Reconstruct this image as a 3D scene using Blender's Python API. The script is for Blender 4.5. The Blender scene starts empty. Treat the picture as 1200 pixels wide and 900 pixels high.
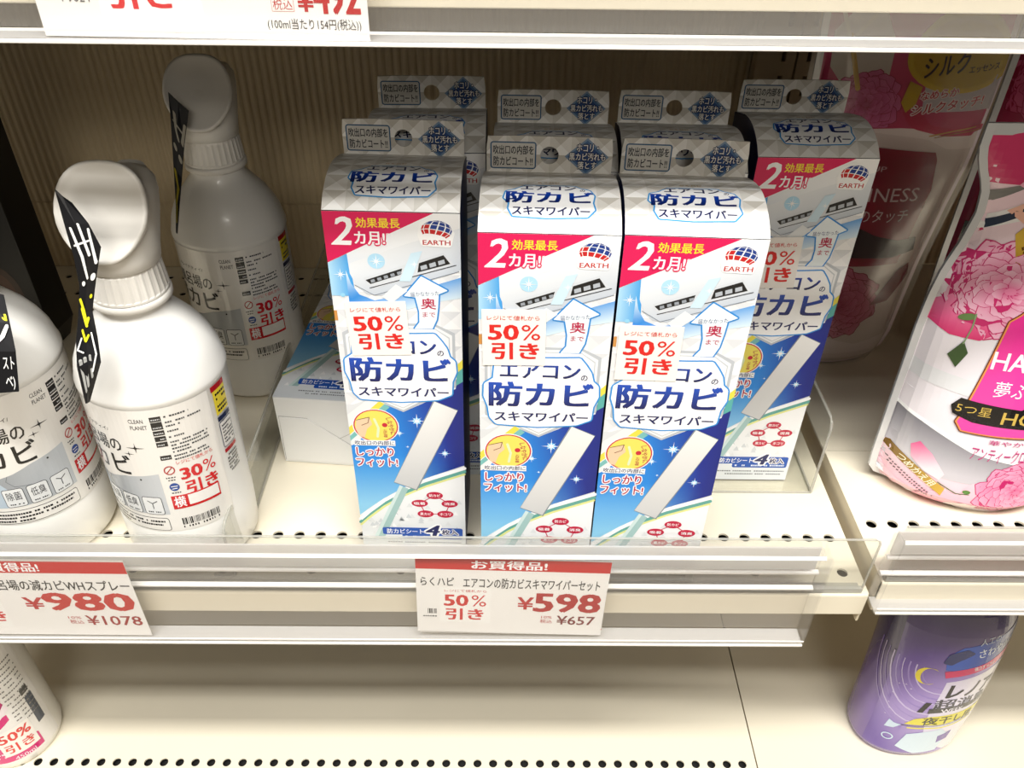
import bpy, bmesh, math, random
from mathutils import Vector, Matrix
random.seed(7)
R = math.radians
C = bpy.context.scene.collection
S = bpy.context.scene

# ------------------------------------------------------------------ camera, world, lights, exposure
MM = 0.001
F_PX, TH, RO, YA = 978.31, R(37.852), R(0.794), R(0.598)
CAM = Vector((0.0, -351.67, 447.28))
fwd = Vector((math.sin(YA)*math.cos(TH), math.cos(YA)*math.cos(TH), -math.sin(TH)))
rt0 = Vector((math.cos(YA), -math.sin(YA), 0)); up0 = rt0.cross(fwd)
rt = rt0*math.cos(RO)+up0*math.sin(RO); up = -rt0*math.sin(RO)+up0*math.cos(RO)
cd = bpy.data.cameras.new('camera'); cam = bpy.data.objects.new('camera', cd); C.objects.link(cam)
m = Matrix((rt, up, -fwd)).transposed().to_4x4(); m.translation = CAM*MM
cam.matrix_world = m
cd.sensor_width = 36; cd.lens = F_PX/1200*36; cd.clip_start = 0.01; cd.clip_end = 50
S.camera = cam

w = bpy.data.worlds.new('world'); S.world = w; w.use_nodes = True
w.node_tree.nodes['Background'].inputs[0].default_value = (1.0, 0.87, 0.68, 1)
w.node_tree.nodes['Background'].inputs[1].default_value = 0.16

def area(name, loc, target, sx, sy, power, col=(1, .985, .95)):
    l = bpy.data.lights.new(name, 'AREA'); l.shape = 'RECTANGLE'; l.size = sx; l.size_y = sy
    l.energy = power; l.color = col
    o = bpy.data.objects.new(name, l); C.objects.link(o); o.location = loc
    o.rotation_euler = (Vector(target)-Vector(loc)).to_track_quat('-Z', 'Y').to_euler()
    return o
# ceiling strip lights over the aisle, and a far one down the shop
area('ceiling_strip_light', (0.0, -0.83, 2.25), (0, 0, 0.1), 2.4, 0.16, 86)
area('ceiling_strip_light', (0.0, -1.15, 2.25), (0, 0, 0.1), 2.4, 0.12, 38)
area('ceiling_strip_light', (0.45, -4.2, 2.4), (0, 0.3, 0.1), 1.6, 0.5, 34, (1, .95, .86))
S.view_settings.view_transform = 'Standard'; S.view_settings.look = 'None'
S.view_settings.exposure = 0.0; S.view_settings.gamma = 1.0; S.view_settings.use_curve_mapping = False

# ------------------------------------------------------------------ helpers
def ray(x, y): return fwd*F_PX + rt*(x-600) - up*(y-450)
def at(x, y, Y):
    d = ray(x, y); t = (Y-CAM.y)/d.y; return CAM+d*t

def lin(h):
    if not isinstance(h, str): return tuple(h)
    h = h.lstrip('#'); o = []
    for i in (0, 2, 4):
        c = int(h[i:i+2], 16)/255; o.append(c/12.92 if c <= .04045 else ((c+.055)/1.055)**2.4)
    return tuple(o)
def mix(a, b, t):
    t = max(0, min(1, t)); a = lin(a); b = lin(b); return tuple(a[i]*(1-t)+b[i]*t for i in range(3))

def mat(name, col, rough=.5, metal=0, noise=0, bump=0, coat=0, scale=60):
    m = bpy.data.materials.new(name); m.use_nodes = True; nt = m.node_tree; b = nt.nodes['Principled BSDF']
    c = lin(col); b.inputs['Base Color'].default_value = (*c, 1); b.inputs['Roughness'].default_value = rough
    b.inputs['Metallic'].default_value = metal; b.inputs['Coat Weight'].default_value = coat
    if noise or bump:
        tc = nt.nodes.new('ShaderNodeTexCoord'); n = nt.nodes.new('ShaderNodeTexNoise'); n.inputs['Scale'].default_value = scale
        n.inputs['Detail'].default_value = 5
        nt.links.new(tc.outputs['Object'], n.inputs['Vector'])
        if noise:
            mx = nt.nodes.new('ShaderNodeMix'); mx.data_type = 'RGBA'
            mx.inputs[6].default_value = (*[v*(1-noise) for v in c], 1); mx.inputs[7].default_value = (*c, 1)
            nt.links.new(n.outputs['Fac'], mx.inputs[0]); nt.links.new(mx.outputs[2], b.inputs['Base Color'])
        if bump:
            bp = nt.nodes.new('ShaderNodeBump'); bp.inputs['Strength'].default_value = bump; bp.inputs['Distance'].default_value = .001
            nt.links.new(n.outputs['Fac'], bp.inputs['Height']); nt.links.new(bp.outputs['Normal'], b.inputs['Normal'])
    return m
def print_mat(name, rough=.4, coat=0, metal=0):
    m = mat(name, '#ffffff', rough, metal, coat=coat); nt = m.node_tree
    a = nt.nodes.new('ShaderNodeVertexColor'); a.layer_name = 'Col'
    nt.links.new(a.outputs['Color'], nt.nodes['Principled BSDF'].inputs['Base Color']); return m
def plastic(name, haze=.2, tint=(1, 1, 1), hcol=(.8, .78, .74), gloss=.12, rough=.12):
    m = bpy.data.materials.new(name); m.use_nodes = True; nt = m.node_tree; nt.nodes.clear()
    o = nt.nodes.new('ShaderNodeOutputMaterial'); t = nt.nodes.new('ShaderNodeBsdfTransparent'); t.inputs[0].default_value = (*tint, 1)
    d = nt.nodes.new('ShaderNodeBsdfDiffuse'); d.inputs[0].default_value = (*hcol, 1)
    tl = nt.nodes.new('ShaderNodeBsdfTranslucent'); tl.inputs[0].default_value = (*hcol, 1)
    md = nt.nodes.new('ShaderNodeMixShader'); md.inputs[0].default_value = .4
    nt.links.new(d.outputs[0], md.inputs[1]); nt.links.new(tl.outputs[0], md.inputs[2])
    m1 = nt.nodes.new('ShaderNodeMixShader'); m1.inputs[0].default_value = haze
    nt.links.new(t.outputs[0], m1.inputs[1]); nt.links.new(md.outputs[0], m1.inputs[2])
    g = nt.nodes.new('ShaderNodeBsdfGlossy'); g.inputs['Roughness'].default_value = rough
    f = nt.nodes.new('ShaderNodeLayerWeight'); f.inputs[0].default_value = .5
    pw = nt.nodes.new('ShaderNodeMath'); pw.operation = 'POWER'; pw.inputs[1].default_value = 5; nt.links.new(f.outputs['Facing'], pw.inputs[0])
    mm = nt.nodes.new('ShaderNodeMath'); mm.operation = 'MULTIPLY_ADD'; mm.inputs[1].default_value = .7; mm.inputs[2].default_value = gloss*.18
    nt.links.new(pw.outputs[0], mm.inputs[0])
    m2 = nt.nodes.new('ShaderNodeMixShader'); nt.links.new(mm.outputs[0], m2.inputs[0])
    nt.links.new(m1.outputs[0], m2.inputs[1]); nt.links.new(g.outputs[0], m2.inputs[2]); nt.links.new(m2.outputs[0], o.inputs[0])
    return m
def silver_pattern(name, p, cols, rough=.35, metal=.3):
    m = mat(name, '#ffffff', rough, metal); nt = m.node_tree; N = nt.nodes.new; L = nt.links.new
    uv = N('ShaderNodeUVMap'); uv.uv_map = 'UV'; sp = N('ShaderNodeSeparateXYZ'); L(uv.outputs[0], sp.inputs[0])
    def mth(op, a, b=None):
        n = N('ShaderNodeMath'); n.operation = op
        for i, v in enumerate((a, b)):
            if v is None: continue
            if isinstance(v, (int, float)): n.inputs[i].default_value = v
            else: L(v, n.inputs[i])
        return n.outputs[0]
    a = mth('FRACT', mth('DIVIDE', sp.outputs[0], p)); b = mth('FRACT', mth('DIVIDE', sp.outputs[1], p))
    t1 = mth('GREATER_THAN', a, b); t2 = mth('GREATER_THAN', mth('ADD', a, b), 1.0)
    ix = mth('DIVIDE', mth('ADD', mth('ADD', t1, mth('MULTIPLY', t2, 2.0)), .5), 4.0)
    r = N('ShaderNodeValToRGB'); r.color_ramp.interpolation = 'CONSTANT'; e = r.color_ramp.elements
    e[0].position = 0; e[0].color = (*lin(cols[0]), 1); e[1].position = .25; e[1].color = (*lin(cols[1]), 1)
    for k in (2, 3):
        q = e.new(k*.25); q.color = (*lin(cols[k]), 1)
    L(ix, r.inputs[0]); L(r.outputs[0], nt.nodes['Principled BSDF'].inputs['Base Color'])
    return m

def mesh(name, V, Fc, smooth=False, uv=None, cols=None):
    me = bpy.data.meshes.new(name); me.from_pydata([tuple(c*MM for c in v) for v in V], [], Fc); me.update()
    if smooth: me.polygons.foreach_set('use_smooth', [True]*len(me.polygons))
    if uv:
        l = me.uv_layers.new(name='UV')
        for lp in me.loops: l.data[lp.index].uv = uv[lp.vertex_index]
    if cols:
        a = me.color_attributes.new('Col', 'FLOAT_COLOR', 'POINT')
        for i, c in enumerate(cols): a.data[i].color = (*c, 1)
    return me
def obj(name, me, m=None, parent=None, loc=None, **kw):
    o = bpy.data.objects.new(name, me); C.objects.link(o)
    if m is not None:
        if me.materials: pass
        else: me.materials.append(m)
    if parent: o.parent = parent
    if loc: o.location = Vector(loc)*MM
    for k, v in kw.items(): o[k] = v
    return o
def thing(name, label, cat, loc=(0, 0, 0), rz=0, ry=0, group=None):
    o = bpy.data.objects.new(name, None); C.objects.link(o); o.empty_display_size = .02
    o.location = Vector(loc)*MM; o.rotation_euler = (0, ry, rz)
    o['label'] = label; o['category'] = cat
    if group: o['group'] = group
    return o
class MB:
    def __init__(s): s.V = []; s.F = []
    def add(s, V, F):
        n = len(s.V); s.V += [tuple(v) for v in V]; s.F += [tuple(i+n for i in f) for f in F]
    def box(s, x0, x1, y0, y1, z0, z1):
        s.add([(x0,y0,z0),(x1,y0,z0),(x1,y1,z0),(x0,y1,z0),(x0,y0,z1),(x1,y0,z1),(x1,y1,z1),(x0,y1,z1)],
              [(0,3,2,1),(4,5,6,7),(0,1,5,4),(1,2,6,5),(2,3,7,6),(3,0,4,7)])
    def prism(s, prof, x0, x1):      # profile in (y,z) extruded along x
        n = len(prof); s.add([(x0, y, z) for y, z in prof]+[(x1, y, z) for y, z in prof],
              [tuple(range(n))[::-1], tuple(range(n, 2*n))]+[(i, (i+1) % n, n+(i+1) % n, n+i) for i in range(n)])
    def prismy(s, prof, y0, y1):      # profile in (x,z) extruded along y
        n = len(prof); s.add([(x, y0, z) for x, z in prof]+[(x, y1, z) for x, z in prof],
              [tuple(range(n)), tuple(range(n, 2*n))[::-1]]+[((i+1) % n, i, n+i, n+(i+1) % n) for i in range(n)])
    def loft(s, secs, seg=40, cap=True):  # (z, rx, ry, cx, cy, exponent)
        base = len(s.V)
        for (z, rx, ry, cx, cy, e) in secs:
            for k in range(seg):
                a = 2*math.pi*k/seg; c, q = math.cos(a), math.sin(a)
                s.V.append((cx+rx*math.copysign(abs(c)**(2/e), c), cy+ry*math.copysign(abs(q)**(2/e), q), z))
        for i in range(len(secs)-1):
            for k in range(seg):
                a = base+i*seg+k; b = base+i*seg+(k+1) % seg; s.F.append((a, b, b+seg, a+seg))
        if cap:
            s.F.append(tuple(base+k for k in range(seg))[::-1]); n = base+(len(secs)-1)*seg; s.F.append(tuple(n+k for k in range(seg)))
    def tube(s, P, r, seg=8):
        P = [Vector(p) for p in P]; base = len(s.V)
        for i, p in enumerate(P):
            d = (P[min(i+1, len(P)-1)]-P[max(i-1, 0)]).normalized(); a = d.orthogonal().normalized(); b = d.cross(a)
            for k in range(seg):
                t = 2*math.pi*k/seg; s.V.append(tuple(p+a*r*math.cos(t)+b*r*math.sin(t)))
        for i in range(len(P)-1):
            for k in range(seg):
                q = base+i*seg+k; e = base+i*seg+(k+1) % seg; s.F.append((q, e, e+seg, q+seg))
        s.F.append(tuple(base+k for k in range(seg))[::-1]); n = base+(len(P)-1)*seg; s.F.append(tuple(n+k for k in range(seg)))
    def build(s, name, m, parent=None, smooth=False, bev=0, **kw):
        me = mesh(name, s.V, s.F, smooth); o = obj(name, me, m, parent, **kw)
        if bev:
            b = o.modifiers.new('bevel', 'BEVEL'); b.width = bev*MM; b.segments = 2; b.limit_method = 'ANGLE'
        return o

# ---- flat print: coloured shapes and lettering, mapped on a surface
_tc = {}
def glyphs(s, off=0.0, shear=0.0):
    k = (s, off, shear)
    if k not in _tc:
        c = bpy.data.curves.new('t', 'FONT'); c.body = s; c.size = 1; c.offset = off; c.shear = shear; c.resolution_u = 2
        o = bpy.data.objects.new('t', c); me = bpy.data.meshes.new_from_object(o)
        V = [(v.co.x, v.co.y) for v in me.vertices]; Fc = [tuple(p.vertices) for p in me.polygons]
        bpy.data.objects.remove(o); bpy.data.curves.remove(c); bpy.data.meshes.remove(me); _tc[k] = (V, Fc)
    return _tc[k]
class Print:
    def __init__(s): s.V = []; s.F = []; s.c = []; s.L = []
    def raw(s, V, F, col, lay):
        n = len(s.V); s.V += V; s.F += [tuple(i+n for i in f) for f in F]
        f = callable(col); ink = lambda c: tuple(k**1.28 for k in lin(c)); c0 = None if f else ink(col)
        s.n = getattr(s, 'n', 0)+1
        s.c += [ink(col(*v)) if f else c0 for v in V]; s.L += [lay+(s.n % 30)*.03]*len(V)
    def poly(s, P, col, lay=1, step=0):
        bm = bmesh.new(); vs = [bm.verts.new((x, y, 0)) for x, y in P]
        try: f = bm.faces.new(vs)
        except ValueError: bm.free(); return
        bmesh.ops.triangulate(bm, faces=[f])
        if step:
            for ax in (0, 1):
                lo = min(p[ax] for p in P); hi = max(p[ax] for p in P); k = math.floor(lo/step)*step+step
                while k < hi:
                    co = [0, 0, 0]; co[ax] = k; no = [0, 0, 0]; no[ax] = 1
                    bmesh.ops.bisect_plane(bm, geom=bm.verts[:]+bm.edges[:]+bm.faces[:], plane_co=co, plane_no=no); k += step
        bm.verts.index_update(); bm.normal_update()
        s.raw([(v.co.x, v.co.y) for v in bm.verts], [tuple(v.index for v in f.verts) if f.normal.z > 0 else tuple(v.index for v in f.verts)[::-1] for f in bm.faces], col, lay); bm.free()
    def rect(s, x0, y0, x1, y1, col, lay=1, step=0): s.poly([(x0, y0), (x1, y0), (x1, y1), (x0, y1)], col, lay, step)
    def ell(s, cx, cy, rx, ry, col, lay=1, n=24, step=0, a0=0, a1=360, rot=0):
        P = []
        for k in range(n if a1-a0 == 360 else n+1):
            a = R(a0+(a1-a0)*k/n); x, y = rx*math.cos(a), ry*math.sin(a); P.append((cx+x*math.cos(R(rot))-y*math.sin(R(rot)), cy+x*math.sin(R(rot))+y*math.cos(R(rot))))
        s.poly(P, col, lay, step)
    def stroke(s, P, wd, col, lay=1, closed=False, caps=True):
        n = len(P); segs = [(P[i], P[(i+1) % n]) for i in range(n if closed else n-1)]
        for (a, b) in segs:
            d = math.hypot(b[0]-a[0], b[1]-a[1])
            if d < 1e-6: continue
            nx, ny = -(b[1]-a[1])/d*wd/2, (b[0]-a[0])/d*wd/2
            s.raw([(a[0]-nx, a[1]-ny), (b[0]-nx, b[1]-ny), (b[0]+nx, b[1]+ny), (a[0]+nx, a[1]+ny)], [(0, 1, 2, 3)], col, lay)
        if caps:
            for p in P: s.raw([(p[0]+wd/2*math.cos(R(45*k)), p[1]+wd/2*math.sin(R(45*k))) for k in range(8)], [tuple(range(8))], col, lay)
    def ring(s, cx, cy, rx, ry, wd, col, lay=1, n=28):
        s.stroke([(cx+rx*math.cos(2*math.pi*k/n), cy+ry*math.sin(2*math.pi*k/n)) for k in range(n)], wd, col, lay, True, False)
    def rrect(s, x0, y0, x1, y1, r, col, lay=1, step=0):
        P = []
        for cx, cy, a in ((x1-r, y1-r, 0), (x0+r, y1-r, 90), (x0+r, y0+r, 180), (x1-r, y0+r, 270)):
            P += [(cx+r*math.cos(R(a+30*k)), cy+r*math.sin(R(a+30*k))) for k in range(4)]
        s.poly(P, col, lay, step)
    def frame(s, x0, y0, x1, y1, r, wd, col, lay, fill, step=0):
        s.rrect(x0, y0, x1, y1, r, col, lay, step); s.rrect(x0+wd, y0+wd, x1-wd, y1-wd, max(.1, r-wd), fill, lay+1, step)
    def blob(s, P, r, col, lay):
        s.poly(P, col, lay); s.stroke(P, 2*r, col, lay, True)
    def text(s, t, x0, y0, x1, y1, col, lay=3, off=.015, shear=0, rot=0, halo=None):
        if halo:  # (colour, spread)
            s.text(t, x0, y0, x1, y1, halo[0], lay-1, -halo[1]*1.25, shear, rot)
        V0, _ = glyphs(t, 0.0, shear); V, F = glyphs(t, 0.0, shear)
        if off < 0: sh = [(-off*math.cos(R(k*45)), -off*math.sin(R(k*45))) for k in range(8)]
        elif off > .01: d = off*.6; sh = [(-d, -d*.5), (d, -d*.5), (-d, d*.5), (d, d*.5)]
        else: sh = [(0, 0)]
        ax = min(v[0] for v in V0); bx = max(v[0] for v in V0); ay = min(v[1] for v in V0); by = max(v[1] for v in V0)
        sx = (x1-x0)/(bx-ax); sy = (y1-y0)/(by-ay); cx, cy = (x0+x1)/2, (y0+y1)/2; c, q = math.cos(R(rot)), math.sin(R(rot)); W = []
        for dx, dy in sh:
            W = []
            for v in V:
                x = (v[0]+dx-ax)*sx+x0-cx; y = (v[1]+dy-ay)*sy+y0-cy; W.append((cx+x*c-y*q, cy+x*q+y*c))
            s.raw(W, F, col, lay)
    def dashes(s, x0, y0, x1, h, col, lay=2, ln=1.3, gap=.5, slope=0):   # type too small to read
        x = x0
        while x < x1:
            l = ln*random.uniform(.6, 1.2); yy = y0+slope*(x-x0)
            if random.random() > .12: s.raw([(x, yy), (min(x+l, x1), yy), (min(x+l, x1), yy+h), (x, yy+h)], [(0, 1, 2, 3)], col, lay)
            x += l+gap
    def bars(s, x0, y0, x1, y1, lay=2, col='#1a1a1a'):
        x = x0
        while x < x1:
            wd = random.choice((.35, .35, .7, 1.0)); s.raw([(x, y0), (x+wd, y0), (x+wd, y1), (x, y1)], [(0, 1, 2, 3)], col, lay); x += wd+random.choice((.35, .5, .8))
    def spark(s, x, y, r, col, lay=3, n=8):
        for k in range(n):
            a = 2*math.pi*k/n; rr = r if k % 2 == 0 else r*.62; wq = r*.07
            s.raw([(x+wq*math.sin(a), y-wq*math.cos(a)), (x+rr*math.cos(a), y+rr*math.sin(a)), (x-wq*math.sin(a), y+wq*math.cos(a))], [(0, 1, 2)], col, lay)
        s.ell(x, y, r*.16, r*.16, col, lay, 8)
    def mesh(s, name, mp, lift=.05, cut=None):
        V, F, c, L = s.V, s.F, s.c, s.L
        if cut:   # cut long faces so the print can bend with the surface
            bm = bmesh.new(); lc = bm.verts.layers.float_color.new('c'); ll = bm.verts.layers.float.new('l')
            vs = []
            for i, v in enumerate(V):
                b = bm.verts.new((v[0], v[1], 0)); b[lc] = (*c[i], 1); b[ll] = L[i]; vs.append(b)
            for f in F:
                try: bm.faces.new([vs[i] for i in f])
                except ValueError: pass
            for ax, lo, hi, st in cut:
                k = lo
                while k <= hi:
                    co = [0, 0, 0]; co[ax] = k; no = [0, 0, 0]; no[ax] = 1
                    bmesh.ops.bisect_plane(bm, geom=bm.verts[:]+bm.edges[:]+bm.faces[:], plane_co=co, plane_no=no); k += st
            bm.verts.index_update(); V = [(v.co.x, v.co.y) for v in bm.verts]; c = [tuple(v[lc])[:3] for v in bm.verts]; L = [v[ll] for v in bm.verts]
            F = [tuple(v.index for v in f.verts) for f in bm.faces]; bm.free()
        return mesh(name, [mp(v[0], v[1], L[i]*lift) for i, v in enumerate(V)], F, cols=c)

# ------------------------------------------------------------------ materials
M_cream = mat('cream_enamel', '#ece3cd', .38, noise=.04, scale=14)
M_cream2 = mat('cream_enamel_side', '#d9cdb2', .45, noise=.06, scale=14)
M_wall = mat('ribbed_wall_sheet', '#d2bf9c', .35, noise=.08, scale=9)
M_post = mat('post_enamel', '#c9b795', .5, noise=.05)
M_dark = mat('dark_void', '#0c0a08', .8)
M_rail = plastic('clear_rail_plastic', .035)
M_railb = plastic('milky_rail_plastic', .11, hcol=(.86, .80, .72))
M_frost = plastic('frosted_rail_plastic', .62, hcol=(.86, .85, .84), gloss=.5, rough=.3)
M_railw = mat('white_lip_highlight', '#f3efe9', .2, coat=.5)  # white colour stands for the highlights along the clear lips and ridges
M_acr = plastic('clear_acrylic', .025, tint=(.95, .955, .94), hcol=(.7, .68, .62), gloss=.4, rough=.06)
M_edge = plastic('acrylic_edge', .45, hcol=(.75, .74, .68))
M_paper = print_mat('printed_paper', .55)
M_card = print_mat('printed_carton', .32, coat=.15)
M_film = print_mat('printed_film', .22, coat=.5)
M_white = mat('white_bottle_plastic', '#f1efea', .3, coat=.15)
M_whitec = mat('white_cap_plastic', '#f0ece4', .35)
M_box = mat('white_carton', '#eeeeec', .5)
M_navy = mat('navy_carton_side', '#1b2a5c', .4)
M_silver = silver_pattern('silver_pyramid_print', 11.6, ['#d6d3cc', '#f2f1ee', '#c6c1b8', '#e4e1dc'], .38, 0)
M_pale = silver_pattern('pale_pyramid_print', 11.6, ['#e9eaec', '#fbfbfb', '#e1e3e6', '#f4f5f6'], .35, 0)
M_black = mat('black_carton', '#0b0b0d', .4)

# ------------------------------------------------------------------ setting: shelves, wall, posts
def shelf(name, x0, x1, y1, z, th, rows, label, y0=0, lip=True, front_only=False):
    """perforated metal shelf board: top sheet with real holes, front face, side faces"""
    b = MB(); V, F = b.V, b.F
    rows = sorted(rows); ycur = y0
    def quad(a, c, e, f): b.add([(a, c, z), (e, c, z), (e, f, z), (a, f, z)], [(0, 1, 2, 3)])
    for (ry, first, pitch, r) in rows:
        h = pitch/2 if pitch < 25 else 8
        quad(x0, ycur, x1, ry-h)
        xs = []; x = first
        while x-pitch > x0+h: x -= pitch
        while x < x1-h: xs.append(x); x += pitch
        last = x0
        for x in xs:
            if x-h > last+.01: quad(last, ry-h, x-h, ry+h)
            n = 16; sq = []; ci = []; lo = []
            for k in range(n):
                a = 2*math.pi*(k+.5)/n; c, q = math.cos(a), math.sin(a); mx = max(abs(c), abs(q))
                sq.append((x+h*c/mx, ry+h*q/mx, z)); ci.append((x+r*c, ry+r*q, z)); lo.append((x+r*c, ry+r*q, z-1.6))
            b.add(sq+ci+lo, [(k, (k+1) % n, n+(k+1) % n, n+k) for k in range(n)]+[(n+k, n+(k+1) % n, 2*n+(k+1) % n, 2*n+k) for k in range(n)])
            for ca in range(4):   # corner fill of the square
                i = ca*4+1; cx = x+h*(1 if ca in (0, 3) else -1); cy = ry+h*(1 if ca < 2 else -1)
                b.add([sq[i], (cx, cy, z), sq[(i+1) % n]], [(0, 1, 2)])
            last = x+h
        quad(last, ry-h, x1, ry+h); ycur = ry+h
    quad(x0, ycur, x1, y1)
    me = mesh(name, b.V, b.F); o = obj(name, me, M_cream, kind='structure')
    f = MB(); f.prism([(y0, z), (y0-1, z-1.5), (y0-1, z-th), (y0+9, z-th), (y0+9, z-th+2), (y0+2, z-th+2), (y0+2, z-1)], x0, x1); f.build('front_edge', M_cream, o, bev=.6)
    g = MB(); g.box(x0, x0+1.5, y0, y1, z-th-8, z-.4); g.box(x1-1.5, x1, y0, y1, z-th-8, z-.4); g.build('side_flange', M_cream2, o)
    u = MB(); u.box(x0+2, x1-2, y0+6, y1-2, z-9, z-7.5); u.build('underside_shade_sheet', M_dark, o)  # near-black sheet below the holes, shade put into its colour
    return o
shelf('shelf_main', -560, 242.5, 421, 0, 21, [(48.5, 230.6, 15.0, 3.7), (17.5, 230.3, 60, 3.6), (368, 230, 15, 3.4), (400, 222.5, 15, 3.4)], '')
shelf('shelf_side', 248, 720, 127, 12, 21, [(51, 258.3, 15.0, 3.7)], '')
b = MB(); b.box(248, 720, 128.2, 421, 9.5, 11.4); o = b.build('shelf_extension', M_cream, kind='structure')
shelf('shelf_lower', -660, 239, 421, -315.5, 21, [(48.8, -419.4, 14.67, 3.9)], '')
shelf('shelf_lower', 240.6, 760, 421, -316.5, 21, [(20, 246, 60, 3.9)], '')
shelf('shelf_upper', -660, 800, 421, 388, 26, [(48.5, 230.6, 15.0, 3.7)], '')

def ribbed(name, x0, x1, z0, z1, parent):
    b = MB(); xs = []; x = x0; p = 7.1
    while x < x1:
        for k, d in ((0, 0), (.22, 0), (.42, .8), (.58, 1.1), (.78, .8)): xs.append((min(x+k*p, x1), 422-.2-d))
        x += p
    V = [(x, y, z0) for x, y in xs]+[(x, y, z1) for x, y in xs]; n = len(xs)
    b.add(V, [(i, i+1, n+i+1, n+i) for i in range(n-1)]); return b.build(name, M_wall, parent)
b = MB(); b.box(-800, 900, 423, 430, -360, 900); wall = b.build('wall_back', M_wall, kind='structure')
ribbed('wall_panel', -600, 219, -315, -.5, wall); ribbed('wall_panel', -600, 219, .5, 72.5, wall); ribbed('wall_panel', -600, 219, 74, 440, wall)
ribbed('wall_panel', 292, 800, 12, 440, wall)
def post(x0, x1, sx):
    b = MB(); z = -340; hw = 1.9
    b.box(x0, sx-hw, 405, 421, -340, 520); b.box(sx+hw, x1, 405, 421, -340, 520)
    zz = -330
    while zz < 520:
        b.box(sx-hw, sx+hw, 405, 421, zz, zz+12); zz += 30
    b.box(x0+1, x1-1, 420, 421.5, -340, 520)
    o = b.build('trim_post', M_post, kind='structure')
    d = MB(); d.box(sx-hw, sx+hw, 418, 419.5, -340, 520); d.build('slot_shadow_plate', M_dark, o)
post(220, 254, 243.5); post(256, 291, 266)
b = MB(); b.box(-800, 900, -3500, 2500, -520, -500); b.build('floor', mat('shop_floor', '#b9ae9c', .4), kind='structure')

# ------------------------------------------------------------------ clear price rails
def price_rail(x0, x1, z, y, label, group, dz=0):
    t = thing('price_rail', label, 'price rail', (x0, y, z), group=group); Lx = x1-x0
    bt = -37.5+dz
    b = MB(); b.box(0, Lx, 0, 1.2, bt+2.5, 45); b.build('back_plate', M_railb, t)
    b = MB(); b.prism([(-13, bt+1.5), (-12, bt+1.5), (-11.2, 50), (-12.2, 50)], 0, Lx); b.build('front_flap', M_rail, t)
    b = MB(); b.box(0, Lx, -12.6, 0, bt+.2, bt+1.3); b.build('bottom_channel', M_frost, t)
    b = MB(); b.prism([(-13.8, bt), (-12.4, bt), (-12.4, bt+1.6), (-13.8, bt+1.6)], 0, Lx); b.build('bottom_bead', M_railw, t, bev=.3)
    b = MB(); b.prism([(-13.5, bt+4.6), (-12.9, bt+4.6), (-12.9, bt+5.6), (-13.5, bt+5.6)], 0, Lx); b.build('bottom_bead', M_railw, t)
    b = MB(); b.prism([(-12.8, 50), (-11, 51.5), (1, 51.5), (1, 50.2), (-11, 50.2), (-11.8, 49)], 0, Lx-4); b.build('top_lip', M_railb, t)
    b = MB(); b.prism([(-13.0, 50.0), (-11.6, 51.8), (-11, 51.5), (-12.6, 49.2)], 0, Lx-4); b.build('lip_bead', M_railw, t)
    b = MB(); b.box(0, Lx-4, -3.2, -2, 30, 50); b.build('frosted_band', M_frost, t)
    b = MB(); b.prism([(-3, 24.6), (0, 25), (0, 26.2), (-3, 25.6)], 0, Lx); b.build('ridge', M_railw, t)
    b = MB(); b.prism([(-3, 9), (0, 9.4), (0, 10.6), (-3, 10)], 0, Lx); b.build('ridge', M_railw, t)
    for q in (-1, Lx):
        b = MB(); b.box(q, q+1, -13, 1, bt, 49); b.build('end_cap', M_rail, t)
    return t
price_rail(-560, 202, 0, -1.6, 'long clear price rail along the middle shelf edge, holding the 598 yen tag', 'clear price rails')
price_rail(243.6, 720, 12, 1.0, 'clear price rail at the right on the shelf of pink pouches', 'clear price rails', 20)
price_rail(-660, 800, 388.5, -1.6, 'clear price rail along the top shelf edge, across the top of the picture', 'clear price rails')
def stopper(x0, x1, z, label):
    t = thing('shelf_stopper', label, 'stopper', (x0, 0, z)); L = x1-x0
    b = MB(); P = [(0, 0), (L, 0), (L, 47), (L-1.2, 50), (L-4, 51.5), (0, 51.5)]; b.prismy(P, 0, 1.6); b.build('upright_plate', M_acr, t)
    b = MB(); b.tube([(0, .8, 51.5), (L-4, .8, 51.5), (L-1, .8, 50), (L, .8, 47), (L, .8, 1)], .8, 6); b.build('polished_rim', M_edge, t)
    b = MB(); b.box(0, L, 1.6, 8, 0, 1.0); b.box(0, L, -.4, 2.2, 1.0, 5); b.build('foot_strip', M_edge, t)
stopper(-560, 237, .3, 'low clear shelf stopper standing in front of the row of cartons')
stopper(249.5, 720, 12.3, 'low clear shelf stopper standing in front of the large pink pouch')

# ------------------------------------------------------------------ acrylic dividers
def divider(x, y0, h, side, label):
    t = thing('shelf_divider', label, 'divider', (x, y0, 0.2))
    L = 405-y0; r = 7
    P = [(0, 0), (L, 0), (L, h), (r, h), (r*.3, h-r*.3), (0, h-r)]
    b = MB(); b.prism(P, -1, 1); b.build('upright_wall', M_acr, t)
    b = MB(); b.tube([(0, 0, 1), (0, 0, h-r), (0, r*.3, h-r*.3), (0, r, h), (0, L, h)], 1.0, 6); b.build('polished_rim', M_edge, t)
    b = MB(); xs = sorted((0, side)); b.box(xs[0], xs[1], 0, L, 0, 1.2); b.build('base_flange', M_acr, t)
    b = MB(); b.box(xs[0], xs[1], -.7, .2, 0, 1.5); b.build('flange_rim', M_edge, t)
    b = MB(); b.tube([(0, 0, 1.6), (0, L, 1.6)], .8, 6); b.build('fold_edge', M_edge, t)
divider(-180, 12, 45, -14, 'low clear acrylic divider between the white spray bottles and the cartons')
divider(230, 93, 70, -76, 'taller clear acrylic divider standing right of the rightmost carton')

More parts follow.
